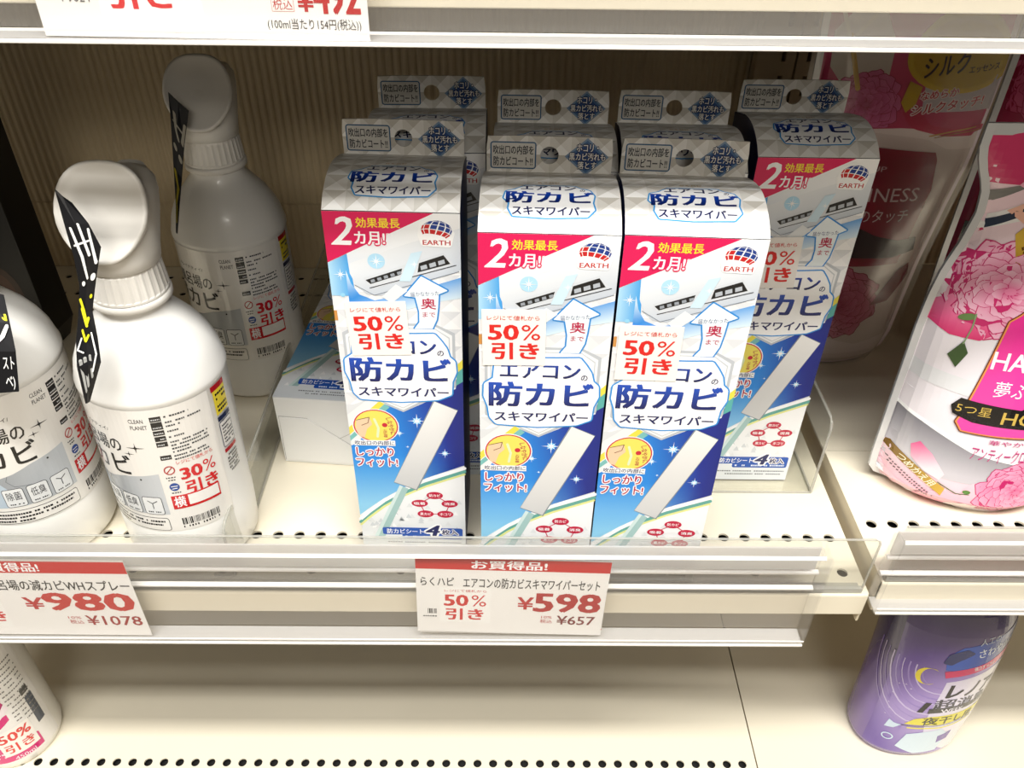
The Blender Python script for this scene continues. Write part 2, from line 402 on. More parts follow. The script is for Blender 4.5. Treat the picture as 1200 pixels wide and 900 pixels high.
# ------------------------------------------------------------------ cartons
W2, H, D, CB, TAB = 35.0, 256.0, 66.0, 2.5, 21.8
def topz(t): return H+CB*t+9.5*max(0, math.sin(math.pi*min(1, t**.78)))
NT = 12
ts = [i/NT for i in range(NT+1)]
arc = [0.0]
for i in range(NT): arc.append(arc[-1]+math.hypot(D/NT, topz(ts[i+1])-topz(ts[i])))
def carton_meshes():
    # shell: front, top curve, sides, back, bottom as separate parts
    body = MB(); prof = [(0, 0), (D, 0)]+[(D*t, topz(t)) for t in reversed(ts)]
    n = len(prof); V = [(-W2, y, z) for y, z in prof]+[(W2, y, z) for y, z in prof]
    F = [tuple(range(n)), tuple(range(n, 2*n))[::-1], (0, n, n+1, 1), (1, n+1, n+2, 2)]
    F = [F[0][::-1], F[1][::-1], F[2], F[3]]
    side = mesh('side', V, F)
    front = mesh('front', [(-W2, 0, 0), (W2, 0, 0), (W2, 0, H), (-W2, 0, H)], [(0, 1, 2, 3)], uv=[(-W2, 0), (W2, 0), (W2, H), (-W2, H)])
    V = []; uv = []
    for i, t in enumerate(ts):
        for x in (-W2, W2): V.append((x, D*t, topz(t))); uv.append((x, arc[i]))
    top = mesh('top', V, [(2*i, 2*i+1, 2*i+3, 2*i+2) for i in range(NT)], True, uv)
    # hang tab with a round hole
    V = []; F = []; z0 = topz(1)-1; w = W2-1.2; hx, hz, hr = 0, 11.3, 4.9; n = 32; out = []
    for k in range(n):
        a = 2*math.pi*(k+.5)/n; c, q = math.cos(a), math.sin(a)
        sx = (w/abs(c)) if abs(c) > 1e-6 else 1e9; lim = (TAB-hz) if q > 0 else hz; sz = lim/abs(q) if abs(q) > 1e-6 else 1e9
        m_ = min(sx, sz); out.append((c*m_, hz+q*m_))
    # snap the nearest points to the corners, rounding the upper two
    for cx, cz in ((w, TAB), (-w, TAB), (-w, 0), (w, 0)):
        j = min(range(n), key=lambda i: (out[i][0]-cx)**2+(out[i][1]-cz)**2); out[j] = (cx-(math.copysign(.8, cx) if cz else 0), cz-(.5 if cz else 0))
    inn = [(hx+hr*math.cos(2*math.pi*(k+.5)/n), hz+hr*math.sin(2*math.pi*(k+.5)/n)) for k in range(n)]
    for y in (D-.9, D-.1):
        for p in out+inn: V.append((p[0], y, z0+p[1]))
    for k in range(n):
        j = (k+1) % n; F += [(k, n+k, n+j, j)[::-1][::-1], (2*n+k, 2*n+j, 3*n+j, 3*n+k), (k, j, 2*n+j, 2*n+k), (n+k, 3*n+k, 3*n+j, n+j)]
    uv = [(v[0], v[2]-z0) for v in V]
    tab = mesh('hang_tab', V, F, uv=uv)
    return side, front, top, tab, z0
side_me, front_me, top_me, tab_me, TZ = carton_meshes()

def globe(p, cx, cy, r, lay):
    tilt = R(-14)
    def pt(lo, la):
        x = math.cos(la)*math.sin(lo); y = math.sin(la)*math.cos(R(25))-math.cos(la)*math.cos(lo)*math.sin(R(-18))
        return (cx+r*1.12*(x*math.cos(tilt)-y*math.sin(tilt)), cy+r*.82*(x*math.sin(tilt)+y*math.cos(tilt)))
    for i in range(6):
        for j in range(4):
            lo0 = R(-88+i*30+1.5); lo1 = R(-88+i*30+26); la0 = R(-42+j*29); la1 = R(-42+j*29+25)
            col = '#1f4f9f' if (j >= 2 or (j == 1 and i >= 2)) else '#d3262f'
            P = [pt(lo0+(lo1-lo0)*k/3, la0) for k in range(4)]+[pt(lo1+(lo0-lo1)*k/3, la1) for k in range(4)]
            p.poly(P, col, lay)
def scallop(P, bump=1.0):
    return P
def front_print():
    p = Print()
    # --- magenta flash
    p.poly([(-35, 256), (21.5, 256), (-35, 226.5)], '#e5126f', 3)
    p.text('2', -31.5, 237.2, -20.5, 253, '#ffffff', 5, .03, .25)
    p.text('効果最長', -18.2, 247.2, 4.2, 252.8, '#ffe94a', 5, .03)
    p.text('カ月!', -19.5, 237.6, -4, 245, '#ffffff', 9, .04, halo=('#e5126f', .09)); p.text('※1', -3.3, 242.5, 0, 244.5, '#ffffff', 5)
    # --- air conditioner on a light blue glow
    sky = lambda u, v: mix('#2f9be4', '#e3f2fb', abs((v-212)-(u*.30))/16)
    p.poly([(-35, 226), (-24, 232), (-22, 206), (-35, 206)], lambda u, v: mix('#bfe3f7', '#4aaeea', (u+35)/12), 2, 4)
    p.poly([(-26, 222), (-24, 214), (-20, 207), (-12, 203.5), (5, 208), (35, 219), (35, 206), (20, 203), (0, 196), (-14, 194), (-26, 200)], sky, 2, 4)
    p.poly([(-24.5, 232), (21.5, 256), (35, 256), (35, 224), (33, 222), (-9, 206.5), (-16, 207.5), (-21, 212), (-24, 220)], lambda u, v: mix('#cfd6df', '#f7f9fb', (v-208+u*-.35)/34), 2, 6)
    p.poly([(-24.5, 232), (21.5, 256), (35, 256), (35, 248), (6, 238), (-24, 226)], lambda u, v: mix('#e9eef4', '#ffffff', (v-226)/20), 3)
    p.poly([(-35, 226.5), (21.5, 256), (-35, 256)], '#e5126f', 4)
    p.poly([(-17, 217.5), (26, 233.8), (31.5, 227), (-10, 211.5), (-15, 213)], '#dfe3e8', 4)
    p.poly([(-16, 216.2), (4, 223.8), (3, 220), (-13.5, 213.8)], '#1b1d22', 5); p.poly([(13, 227.2), (26, 232.3), (29.5, 227.2), (12, 221.5)], '#1b1d22', 5)
    for i in range(5): p.poly([(-13+i*3.6, 214.6+i*1.3), (-10.8+i*3.6, 215.4+i*1.3), (-11.3+i*3.6, 217+i*1.3), (-13.4+i*3.6, 216.3+i*1.3)], '#aab0b8', 6)
    for i in range(3): p.poly([(14+i*4.7, 223.0+i*1.6), (17.4+i*4.7, 224.2+i*1.6), (16.9+i*4.7, 226.6+i*1.6), (13.6+i*4.7, 225.4+i*1.6)], '#c3c8cf', 6)
    p.stroke([(-14, 211.3), (32.5, 226.4)], .5, '#30343a', 5); p.stroke([(-22, 213), (-12, 206.8), (34, 222.6)], .35, '#8d96a3', 5)
    p.poly([(2, 216), (9, 233), (15, 234.5), (8, 216)], '#d9edf8', 7); p.poly([(-8, 206), (0, 214), (6, 210), (-3, 202)], '#eef1f3', 6)
    p.spark(-9.4, 227.8, 4.6, '#ffffff', 8); p.ell(-9.4, 227.8, 4.6, 4.6, '#c2e6f9', 5, 16); p.spark(-29, 219.3, 4, '#ffffff', 5)
    p.spark(10.5, 226.5, 2.5, '#ffffff', 8)
    p.ell(-29, 206.5, 1.3, 1.3, '#a9dcf5', 3, 12)
    p.rect(-35, 190, -33.3, 196.5, '#d9a35e', 3)
    # --- globe logo
    p.blob([(16, 239), (29, 238.5), (30.5, 245), (27, 250), (21, 252), (16, 250), (14.5, 244)], 1.6, '#ffffff', 7)
    globe(p, 22.8, 246.5, 7.2, 8); p.text('EARTH', 15.6, 238.2, 29.8, 240.9, '#c8232c', 8, .03)
    # --- arrow
    A = [(9, 185.8), (11.8, 190), (12, 197), (10.3, 206.3), (4.4, 207), (13.8, 219), (27.3, 210.8), (22.6, 208.5), (22, 200), (21, 192), (18.5, 186)]
    p.blob(A, 1.1, '#2b9de0', 6); p.blob(A, .25, '#f4fbfe', 7)
    p.text('届かなかった', 7.5, 207.0, 23, 209.8, '#1c3f8c', 8, .01, 0, 5)
    p.text('奥', 13, 198.7, 21, 205.7, '#c4205f', 8, .03); p.text('まで', 13.6, 193.6, 20.5, 196.8, '#c4205f', 8, .02)
    # --- hexagon frames behind the title
    for k, c in ((0, '#cdd1d6'), (1.6, '#f6f7f8'), (3, '#d6dade'), (3.6, '#fafafb')):
        p.poly([(-32+k, 182-k), (-20, 189-k), (20, 189-k), (31-k, 183-k), (31-k, 145+k*.6), (-1, 125+k), (-32+k, 141+k*.6)], c, 3+int(k*1.2))
    # --- title cloud
    T = [(-25, 179), (-14, 180), (8, 180.5), (19, 181), (22, 177), (25, 172), (26.5, 166), (29.5, 163), (30, 156), (27.5, 149), (27, 140), (20, 136.5), (10, 135.5), (-2, 134.5), (-14, 135.2), (-25, 136), (-28, 140), (-29, 148), (-31.3, 155), (-31, 163), (-26, 167), (-25.5, 174)]
    p.blob(T, 2.4, '#38a5e6', 8); p.blob(T, 1.5, '#ffffff', 9)
    g = lambda u, v: mix('#15246e', '#1f66cc', (v-148)/17)
    p.text('エアコン', -23.4, 168.2, 20, 177.6, lambda u, v: mix('#14205e', '#2457b4', (v-168)/9), 11, .045); p.text('の', 20.8, 167.3, 24.4, 171, '#15246e', 11, .03)
    p.text('防カビ', -29.2, 148.2, 27.6, 165.2, g, 11, .06)
    p.text('スキマワイパー', -26.4, 137.3, 26.3, 144, '#182a72', 11, .045)
    # --- blue field
    def blue(u, v):
        a = mix('#a6dbf6', '#2c9fea', (v-45)/45); c = mix(a, '#0d3aa8', (u+8)/34+(v-100)/160); return mix(c, '#0a2a84', (u-20)/26)
    B = [(35, 158), (31, 150), (30.7, 143.5), (-1, 125), (-11.5, 131), (-35, 108), (-35, 35), (-29, 41), (-18, 51), (-5, 61), (10, 70), (35, 82)]
    p.poly(B, blue, 2, 5)
    p.poly([(-35, 97), (-30, 100), (-14, 128), (-11.5, 131), (-19, 137), (-35, 122)], '#f2f3f4', 3)
    p.poly([(-35, 105), (-35, 101), (-9, 128.5), (-12, 131)], '#8fcbc9', 4); p.poly([(-35, 112), (-35, 106), (-12, 131), (-15, 133)], '#f2e664', 4)
    p.poly([(35, 165), (35, 159), (31.5, 154), (31, 160)], '#f2e664', 4); p.poly([(35, 159), (35, 149), (31, 146), (31.5, 155)], '#6fbdb8', 4)
    p.poly([(-35, 130), (-31, 130), (-22, 134), (-35, 122)], '#e7e9eb', 4)
    C1 = [(-35, 31), (-29, 38), (-18, 49), (-5, 59), (10, 68), (35, 79.5)]
    p.stroke(C1, 2.6, '#ffffff', 4); p.stroke([(x, y-2.8) for x, y in C1], 2.6, '#79b9b0', 4); p.stroke([(x, y-5.2) for x, y in C1], 1.6, '#eef0a8', 4)
    p.poly([(-35, 33), (-35, 0.4), (35, 0.4), (35, 74), (10, 62.5), (-5, 53.5), (-18, 43.5), (-29, 32.5)], lambda u, v: mix('#e9edf0', '#fafafa', v/60), 3, 12)
    for k in range(46):
        x = random.uniform(-33, 30); y = random.uniform(14, 30+(x+35)*.5); d = 4
        p.raw([(x, y), (x+d, y), (x+d/2, y+d)], [(0, 1, 2)], random.choice(('#dfe3e6', '#eceeef', '#ffffff')), 4)
    # --- wiper
    p.poly([(-7, 63.5), (-1.5, 60.5), (-20, 14), (-27, 14)], '#b8d4d2', 6); p.poly([(-7, 63.5), (-5, 62.5), (-24.5, 14), (-27, 14)], '#dfeeec', 7)
    p.poly([(17.2, 134.4), (31.8, 127.4), (4.1, 59), (-10.6, 66)], '#9aa3ab', 6)
    p.poly([(17.8, 133.8), (31.4, 127.0), (3.6, 60), (-10.3, 66.3)], lambda u, v: mix('#d9d9d9', '#f6f5f3', (v-60)/70), 7, 8)
    for x, y, r in ((6.7, 118.2, 6), (-4.5, 108, 3.4), (23, 92, 4.2), (0, 97, 1.4)): p.ell(x, y, r*.42, r*.42, '#7fd0fa', 4, 14); p.spark(x, y, r, '#ffffff', 5)
    # --- round inset and its lettering
    p.ell(-18.5, 113.5, 14.2, 13.6, '#ffffff', 5, 30); p.ell(-18.5, 113.5, 13.6, 13, '#d63b62', 6, 30); p.ell(-18.5, 113.5, 12.8, 12.2, '#f6e97a', 7, 30)
    p.poly([(-31, 111), (-30, 118), (-22, 120.5), (-20.5, 115), (-24, 111), (-26, 104), (-29, 105)], '#f6d9bb', 8); p.stroke([(-30, 118), (-22, 120.5), (-23, 116), (-27, 114)], .4, '#7a4a2a', 9)
    p.stroke([(-19, 119), (-17, 112), (-18, 105)], 1.5, '#e8f2d0', 8); p.ell(-13, 114.5, 1.7, 1.7, '#d62f4e', 8, 12)
    p.text('曲がる!!', -13.4+.2-3, 106.5, -13.4+3.4, 109, '#c4205f', 9, .02, 0, 90); p.text('しなやかに', -16.0, 112.0, -2.5, 115.4, '#c4205f', 9, .02, 0, -80)
    p.rect(-32.8, 97.6, -7.5, 102, '#ffffff', 8); p.text('吹出口の内部に', -32.4, 98.2, -8, 101.6, '#1d2f6e', 10, .02)
    p.text('しっかり', -32, 89.0, -9, 96, '#c4205f', 11, .04, halo=('#ffffff', .1)); p.text('フィット!', -32.7, 80, -7, 87, '#c4205f', 11, .04, halo=('#ffffff', .1))
    # --- ring of five red lozenges
    E = [(15.3, 54.7, '防カビ'), (24.9, 47.2, '消臭'), (21.8, 37.3, 'ホコリ'), (8.7, 37.3, '黒カビ'), (5.2, 47.2, '吸着')]
    p.stroke([(e[0], e[1]) for e in E], .6, '#cf2456', 6, True)
    for x, y, s_ in E: p.ell(x, y, 5.4, 3.3, '#cf2456', 7, 20); p.text(s_, x-3.6, y-1.3, x+3.6, y+1.3, '#ffffff', 9, .03)
    # --- bottom banner
    p.rrect(-21, 16.6, 33, 23.6, 1.5, '#1568c0', 7); p.rrect(-8, 12.8, 33, 19, 1.5, '#1568c0', 7)
    p.text('防カビシート', -18, 17.6, 6.5, 22.4, '#ffffff', 9, .03); p.text('4', 8.4, 16.2, 17.2, 26.2, '#182a72', 11, .05, .2, halo=('#ffffff', .09)); p.text('枚入', 19, 17, 30, 22.4, '#182a72', 11, .04, halo=('#ffffff', .1))
    p.dashes(-6, 14.2, 31, 1.5, '#e8f0fa', 9, 1.4, .4)
    p.dashes(-18, 8.6, 32, 1.1, '#8a8d93', 6, 1.2, .5); p.dashes(-12, 5.6, 30, 1.1, '#8a8d93', 6, 1.2, .5)
    return p
FP_me = front_print().mesh('front_print', lambda u, v, l: (u, -.02-l, v), .035)
def top_print():
    p = Print()
    T = [(-15, 44), (-12, 47), (12, 47), (15, 44), (19.5, 42), (21.5, 37), (20.5, 31), (21.5, 26), (18, 21.5), (-2, 20.5), (-18, 21.5), (-20, 26), (-19.5, 30), (-22.5, 34), (-21.5, 40), (-17, 42)]
    p.blob(T, 1.3, '#4aa5dc', 2); p.blob(T, .5, '#f4f4f4', 3)
    p.text('エアコン', -14.5, 42, 13, 47, '#1d2c63', 5, .045); p.text('の', 15, 41, 17.5, 43.3, '#1d2c63', 5, .03)
    p.text('防カビ', -21.5, 30.4, 21, 40.2, lambda u, v: mix('#13235f', '#2058b6', (v-30)/10), 5, .06); p.text('スキマワイパー', -18.6, 21.8, 19.4, 27.6, '#1a2b66', 5, .045)
    p.text('らくハピ', -6, 50.5, 5, 52.8, '#caa43c', 5, .03)
    return p
def top_map(u, v, l):
    v = max(0, min(arc[-1]-.01, (v-20.5)*.92+8.5)); i = max(k for k in range(NT+1) if arc[k] <= v+1e-9); i = min(i, NT-1); f = (v-arc[i])/(arc[i+1]-arc[i]); t = (i+f)/NT
    z = topz(ts[i])*(1-f)+topz(ts[i+1])*f; dz = (topz(ts[i+1])-topz(ts[i]))/(D/NT); n = math.hypot(1, dz)
    return (u, D*t-dz/n*(l+.05), z+(l+.05)/n)
TP_me = top_print().mesh('top_print', top_map, .05, [(1, (a-8.5)/.92+20.5, (a-8.5)/.92+20.51, 1) for a in arc[1:-1]])
def tab_print():
    p = Print()
    p.frame(-31.8, 3.4, -7.1, 18.6, 1.6, .7, '#3d6f96', 1, '#d9d7d2')
    p.text('吹出口の内部を', -30.2, 11.6, -8.6, 16.6, '#1b2238', 4, .03); p.text('防カビコート!!', -30, 5.2, -9, 10.4, '#1b2238', 4, .03)
    for r, c in ((11, '#8ea4bc'), (9.6, '#5f80a8'), (8, '#375d93')): p.poly([(20, 11+r*.95), (20-r*1.08, 11), (20, 11-r*.95), (20+r*1.08, 11)], c, int(12-r))
    for t, y, a, b_ in (('ホコリ・', 14, 14.5, 26), ('黒カビ汚れも', 9, 10.6, 30), ('落とす', 4.2, 15.4, 25.4)): p.text(t, a, y, b_, y+4.2, '#f0eee9', 8, .03, halo=('#1d2e5c', .09))
    return p
TAB_me = tab_print().mesh('tab_print', lambda u, v, l: (u, D-.9-.02-l, TZ+v), .04)
def sticker_me(pc='50%'):
    p = Print(); p.rect(-16.8, -18, 16.8, 18, '#fbf7f2', 1)
    p.text('レジにて値札から', -14, 11.3, 13.5, 14.2, '#e03a2e', 3, .01); p.text('50', -13.2, -1.0, 2.2, 8.4, '#e5332c', 3, .05); p.text('%', 4, -1.2, 14, 8.6, '#e5332c', 3, .01)
    p.text('引き', -11.6, -13.6, 13, -3.0, '#e5332c', 3, .055); return p.mesh('discount_sticker', lambda u, v, l: (u, -.9-l*1.2, v), .06)
ST_me = sticker_me()
def carton(label, x, y, yaw, lean, sticker=None, group='blue and pink hanging cartons on the middle shelf'):
    t = thing('wiper_carton', label, 'box', (x, y, 0.25+abs(math.sin(lean))*W2), yaw, lean, group)
    s = obj('carton_side', side_me, M_navy, t)
    f = obj('front_panel', front_me, M_pale, t); f.location.y = -.0003
    obj('printed_artwork', FP_me, M_card, f)
    q = obj('curved_top_panel', top_me, M_silver, t); q.location.z = .0003; obj('printed_title', TP_me, M_card, q)
    h = obj('hang_tab', tab_me, M_silver, t); obj('printed_lettering', TAB_me, M_card, h)
    if sticker: k = obj('discount_sticker', ST_me, M_paper, t, (sticker[0], 0, sticker[1])); k.rotation_euler = (0, R(sticker[2]), 0)
    return t
carton('hanging carton in front row, left one beside the lying carton, its sticker tilted', -61.3, 34.4, R(-.55), R(.64), (-11.4, 185.2, -2.5))
carton('hanging carton in the middle of the front three, behind the 598 yen tag', 20.2, 12.8, R(-1.56), R(.2), (-16.4, 194.8, -1))
carton('hanging carton at right of the front three, touching the middle one', 91.0, 10.7, R(-2.3), R(.35), (-15.6, 186.5, 0))
carton('hanging carton standing alone at the far right beside the clear divider, set back in shade', 178.6, 105.7, R(-.28), R(.1), (-13.5, 187.5, -2)).location.z = .0017
carton('hanging carton directly behind the left front carton, only its tab showing', -46.8, 110.5, R(.3), R(-.1))
carton('hanging carton directly behind the middle front carton', 26.6, 86.5, R(-.74), R(.1))
carton('hanging carton directly behind the right one of the front three', 99.2, 87.9, R(-2.3), 0)
# the lying carton: on its back with the end towards us
t = thing('wiper_carton', 'carton lying flat on the shelf with its white end flap facing out', 'box', (-135, 119.5+1, .4), R(-5), 0, 'blue and pink hanging cartons on the middle shelf')
piv = t; LZ = 64
b = MB(); b.box(-W2, W2, 0, 262, 0, LZ-.3); b.build('carton_body', M_box, t, bev=.5)
tf = mesh('lying_front', [(-W2, 0, LZ), (W2, 0, LZ), (W2, H, LZ), (-W2, H, LZ)], [(0, 1, 2, 3)], uv=[(-W2, 0), (W2, 0), (W2, H), (-W2, H)])
f = obj('front_panel', tf, M_pale, t)
pl = front_print(); obj('printed_artwork', pl.mesh('lying_print', lambda u, v, l: (u, v, LZ+.05+l), .035), M_card, f)
fl = Print()
for P in ([(-34, 44), (-10, 43), (8, 24), (34, 8)], [(34, 44), (18, 32), (-4, 18), (-20, 6)], [(-30, 46), (-33, 8)]):
    fl.stroke(P, .5, '#cfcdc9', 1, False, False)
fl.stroke([(-34, 2), (-33, 46), (-12, 45.5), (34, 10)], .35, '#b9b6b0', 2, False, False)
obj('tuck_flap_crease', fl.mesh('crease', lambda u, v, l: (u, -.05-l, v), .05), M_card, t)
b = MB(); b.prismy([(-33.5, 2), (34, 2), (34, 9), (-11, 45), (-33, 45.5)], -.5, 0); b.build('tuck_flap', M_box, t, bev=.2)

# ------------------------------------------------------------------ white trigger spray bottles
BR = [(0, 43), (1.5, 46), (5, 48.2), (20, 48.6), (38, 48.8), (40, 48.2), (141, 48.2), (142.5, 49), (145, 49), (148, 48), (156, 46), (164, 42), (172, 36.5), (180, 29), (187, 22.5), (192, 19.5), (196, 19)]
BR = [(z, r*.885) for z, r in BR[:-2]]+[(192, 19.0), (196, 18.5)]
RYK = .95
def brad(z):
    for i in range(len(BR)-1):
        if BR[i][0] <= z <= BR[i+1][0]:
            a, b_ = BR[i], BR[i+1]; return a[1]+(b_[1]-a[1])*(z-a[0])/(b_[0]-a[0])
    return BR[-1][1]
def bottle_map(u, v, l):
    a = u/48.2; r = brad(v)+.2+l; return (r*math.sin(a), -r*RYK*math.cos(a), v)
def bottle_print():
    p = Print()
    p.rect(-75, 40.5, 50, 140.5, '#f4f1ec', 1)
    p.text('CLEAN', -4.2, 131.2, 5, 134.2, '#2a2a2a', 3, .0); p.text('PLANET', -4, 126.4, 6.6, 129.4, '#2a2a2a', 3, .0)
    for i, (z, h) in enumerate(((131.5, 3.6), (125.4, 5.6), (121, 3.6), (116.6, 3.6), (112.2, 3.6), (101.6, 3.6))):
        p.rect(9.2, z, 16.2, z+h, '#26282b', 3); p.dashes(10, z+1, 15.4, 1.0, '#d9d9d9', 4, .9, .4)
    for z, x1 in ((133.5, 34), (129.3, 42), (126.4, 27), (122.4, 25), (118, 28), (114, 44), (111.4, 43), (108.8, 44), (106.2, 30), (103, 40), (100.4, 42)): p.dashes(18, z, x1, 1.15, '#55585c', 3, 1.4, .35)
    # front panel lettering
    p.text('キレイナティイ/', -50, 122.5, -21, 125.5, '#3a3a3a', 3, 0)
    p.text('お風呂場の', -66, 107, -15, 118.5, '#1d1d1d', 3, .02); p.text('減カビ', -68, 88, -12, 105, '#1d1d1d', 3, .03)
    for x, y, r in ((-5, 112, 6.5), (-10.5, 107, 4)): p.spark(x, y, r, '#1d1d1d', 4, 4)
    p.poly([(-75, 76), (-50, 79), (-32, 83), (-20, 87), (5, 91), (5, 56), (-75, 56)], lambda u, v: mix('#aeb2b6', '#d9dcdf', (u+40)/50), 2, 6)
    p.poly([(-75, 76), (-45, 80), (-38, 70), (-30, 56), (-75, 56)], '#c6d3de', 3); p.stroke([(-36, 82), (-38, 78), (-34, 73), (-14, 70)], .4, '#8d9196', 4)
    p.ell(-8, 86, .8, .8, '#555555', 4, 8)
    for k, x in enumerate((-44, -28, -12)):
        p.frame(x, 56, x+14, 71.5, 2, .45, '#5b5e62', 5, '#eceded')
        if k < 2: p.text(('除菌', '低臭')[k], x+2.2, 62, x+11.8, 69, '#4c4f53', 8, .0)
        else: p.stroke([(x+7, 61.5), (x+7, 66), (x+4, 68), (x+7, 66), (x+10.5, 68)], .6, '#4c4f53', 8)
        p.dashes(x+2.5, 58, x+11.6, 1.0, '#4c4f53', 8, 1, .4)
    p.frame(-75, 41.5, 3, 53, 2, .4, '#3c3f42', 4, '#f4f1ec')
    for z, x1 in ((49, 0), (46, -2), (43, -30)): p.dashes(-73, z, x1, 1.5, '#2b2d30', 7, 1.6, .4)
    # back panel bits
    p.ring(12.5, 93, 3.2, 3.2, .8, '#c23a36', 4); p.stroke([(10.4, 91), (14.6, 95.2)], .7, '#c23a36', 4); p.dashes(9, 86.5, 16, .9, '#444444', 3); p.dashes(10, 84.4, 15, .9, '#444444', 3)
    p.ell(12.8, 79, 3.3, 3.3, '#2f5da8', 4, 18); p.stroke([(10.8, 79.6), (14.8, 79.6)], .6, '#ffffff', 5); p.stroke([(11.2, 77.6), (14.2, 77.8)], .6, '#ffffff', 5); p.dashes(10, 73.6, 16, .9, '#444444', 3)
    p.rect(8.5, 60, 42.5, 71.5, '#d8242f', 3); p.rect(19.5, 62, 41.5, 70.5, '#faf7f3', 4); p.text('横', 10, 61.5, 17.5, 70.5, '#ffffff', 4, .03)
    p.bars(11.5, 45.6, 39, 51.5, 3); p.dashes(11.5, 43, 39, 1.6, '#222222', 3, 1.1, 1)
    # third panel
    p.rect(53, 136, 68, 140, '#c2252d', 3); p.rect(54, 118, 68, 136, '#f3e152', 3)
    for z in (132, 128.6, 123, 120): p.dashes(56, z, 67, 1.6, '#1c1c1c', 4, 2, .4)
    p.rect(54, 113, 68, 116.4, '#2d3b62', 3); p.frame(54, 92, 68, 112, 1.2, .5, '#2d3b62', 3, '#f4f1ec')
    for z in (108, 105.4, 102.8, 100.2, 97.6, 95): p.dashes(56, z, 67, 1.1, '#3b3d42', 6, 1.3, .4)
    p.rect(54, 87.5, 68, 90.5, '#c2252d', 3)
    for z in (84, 81.4, 78.8, 76.2, 73.6, 71): p.dashes(55, z, 67, 1.3, '#2a2a2a', 3, 1.3, .4)
    # discount print
    p.text('レジにて値札から', 18, 96.5, 43.5, 99.5, '#e03a2e', 4, .01)
    p.text('30', 19, 83.6, 33.2, 92.6, '#dd2230', 4, .06); p.text('%', 34.6, 84, 43.6, 93.4, '#dd2230', 4, .01); p.text('引き', 20.5, 70.5, 43, 81.5, '#dd2230', 4, .06)
    return p
BP_me = bottle_print().mesh('label_print', bottle_map, .05, [(0, -74, 74, 3.7)])
def bottle_parts():
    out = {}
    b = MB(); b.loft([(z, r, r*RYK, 0, 0, 2) for z, r in BR], 56); out['bottle_body'] = (mesh('bottle_body', b.V, b.F, True), M_white)
    b = MB(); b.loft([(192, 21, 20.6, 0, 0, 2), (193, 22.3, 22, 0, 0, 2), (196, 22.3, 22, 0, 0, 2), (197.4, 21, 20.6, 0, 0, 2)], 40); out['neck_ring'] = (mesh('neck_ring', b.V, b.F, True), M_whitec)
    b = MB(); n = 96; secs = [(197.4, 21.4), (199, 21.4), (200, 20.9), (219, 19.6), (221, 19)]
    for z, r in secs:
        for k in range(n):
            a = 2*math.pi*k/n; rr = r*(1+(.022 if k % 3 == 0 else 0)) if 199 < z < 220 else r; b.V.append((rr*math.cos(a), rr*math.sin(a), z))
    for i in range(len(secs)-1):
        for k in range(n): q = i*n+k; e = i*n+(k+1) % n; b.F.append((q, e, e+n, q+n))
    b.F.append(tuple(len(b.V)-n+k for k in range(n))); out['ribbed_collar'] = (mesh('ribbed_collar', b.V, b.F), M_whitec)
    b = MB(); b.loft([(221.5, 18.5, 18.5, 0, 0, 2.1), (222, 20.3, 20.3, 0, 0, 2.1), (230, 20.8, 21, 0, 1.5, 2.2), (240, 21.4, 22.5, 0, 5, 2.3), (250, 22, 23, 0, 9, 2.4), (258, 22, 22.5, 0, 12, 2.5), (265, 21, 20.5, 0, 14.5, 2.6), (270, 18, 17, 0, 15.5, 2.6), (272.5, 12, 11, 0, 15.5, 2.4), (273, 6, 6, 0, 15.5, 2)], 48)
    out['sprayer_head'] = (mesh('sprayer_head', b.V, b.F, True), M_whitec)
    # oval back shield, a tilted plate with a raised rim
    b = MB(); n = 40; c0 = Vector((0, -9.5, 259)); ax = Vector((1, 0, 0)); ay = Vector((0, .50, .866)); nn = ax.cross(ay)
    rings = [(1.0, -4.5), (1.03, 0), (1.0, 1.6), (.94, 1.7), (.9, .9), (.5, .3), (.05, .1)]
    for s_, h in rings:
        for k in range(n):
            a = 2*math.pi*k/n; c, q = math.cos(a), math.sin(a); x = 23*math.copysign(abs(c)**(2/2.6), c); y = 29*math.copysign(abs(q)**(2/2.3), q)
            if y < 0: x *= 1-.30*(abs(y)/29)**1.5
            b.V.append(tuple(c0+ax*x*s_+ay*y*s_+nn*h))
    for i in range(len(rings)-1):
        for k in range(n): q = i*n+k; e = i*n+(k+1) % n; b.F.append((q, e, e+n, q+n))
    b.F.append(tuple(range(n))[::-1]); b.F.append(tuple(len(b.V)-n+k for k in range(n))); out['back_shield'] = (mesh('back_shield', b.V, b.F, True), M_whitec)
    b = MB(); b.loft([(0, 9, 8, 0, 0, 3), (16, 8.5, 7.5, 0, 0, 3), (18, 6, 6, 0, 0, 3)], 20)
    V = [(x, 30+z, 258+y) for x, y, z in b.V]; out['nozzle'] = (mesh('nozzle', V, b.F), M_whitec)
    b = MB(); b.prism([(26, 246), (34, 247), (42, 232), (44, 214), (40, 213), (37, 228)], -7, 7); out['trigger'] = (mesh('trigger', b.V, b.F), M_whitec)
    for k in ('ribbed_collar', 'sprayer_head', 'back_shield', 'nozzle', 'trigger'):
        for v in out[k][0].vertices:
            z = v.co.z/MM; v.co.z = MM*((197.4+(z-197.4)*.76) if z < 221.5 and k == 'ribbed_collar' else 215.6+(z-221.5)*.87)
    return out
BPARTS = bottle_parts()
def spray_bottle(label, x, y, rot, head_rot, lean):
    t = thing('spray_bottle', label, 'bottle', (x, y, .3+abs(math.sin(lean))*44), 0, lean, 'white trigger spray bottles')
    for k, (me, m_) in BPARTS.items():
        o = obj(k, me, m_, t); o.rotation_euler.z = head_rot if k in ('sprayer_head', 'back_shield', 'nozzle', 'trigger') else rot
        if k == 'bottle_body': obj('printed_label', BP_me, M_film, o)
    return t
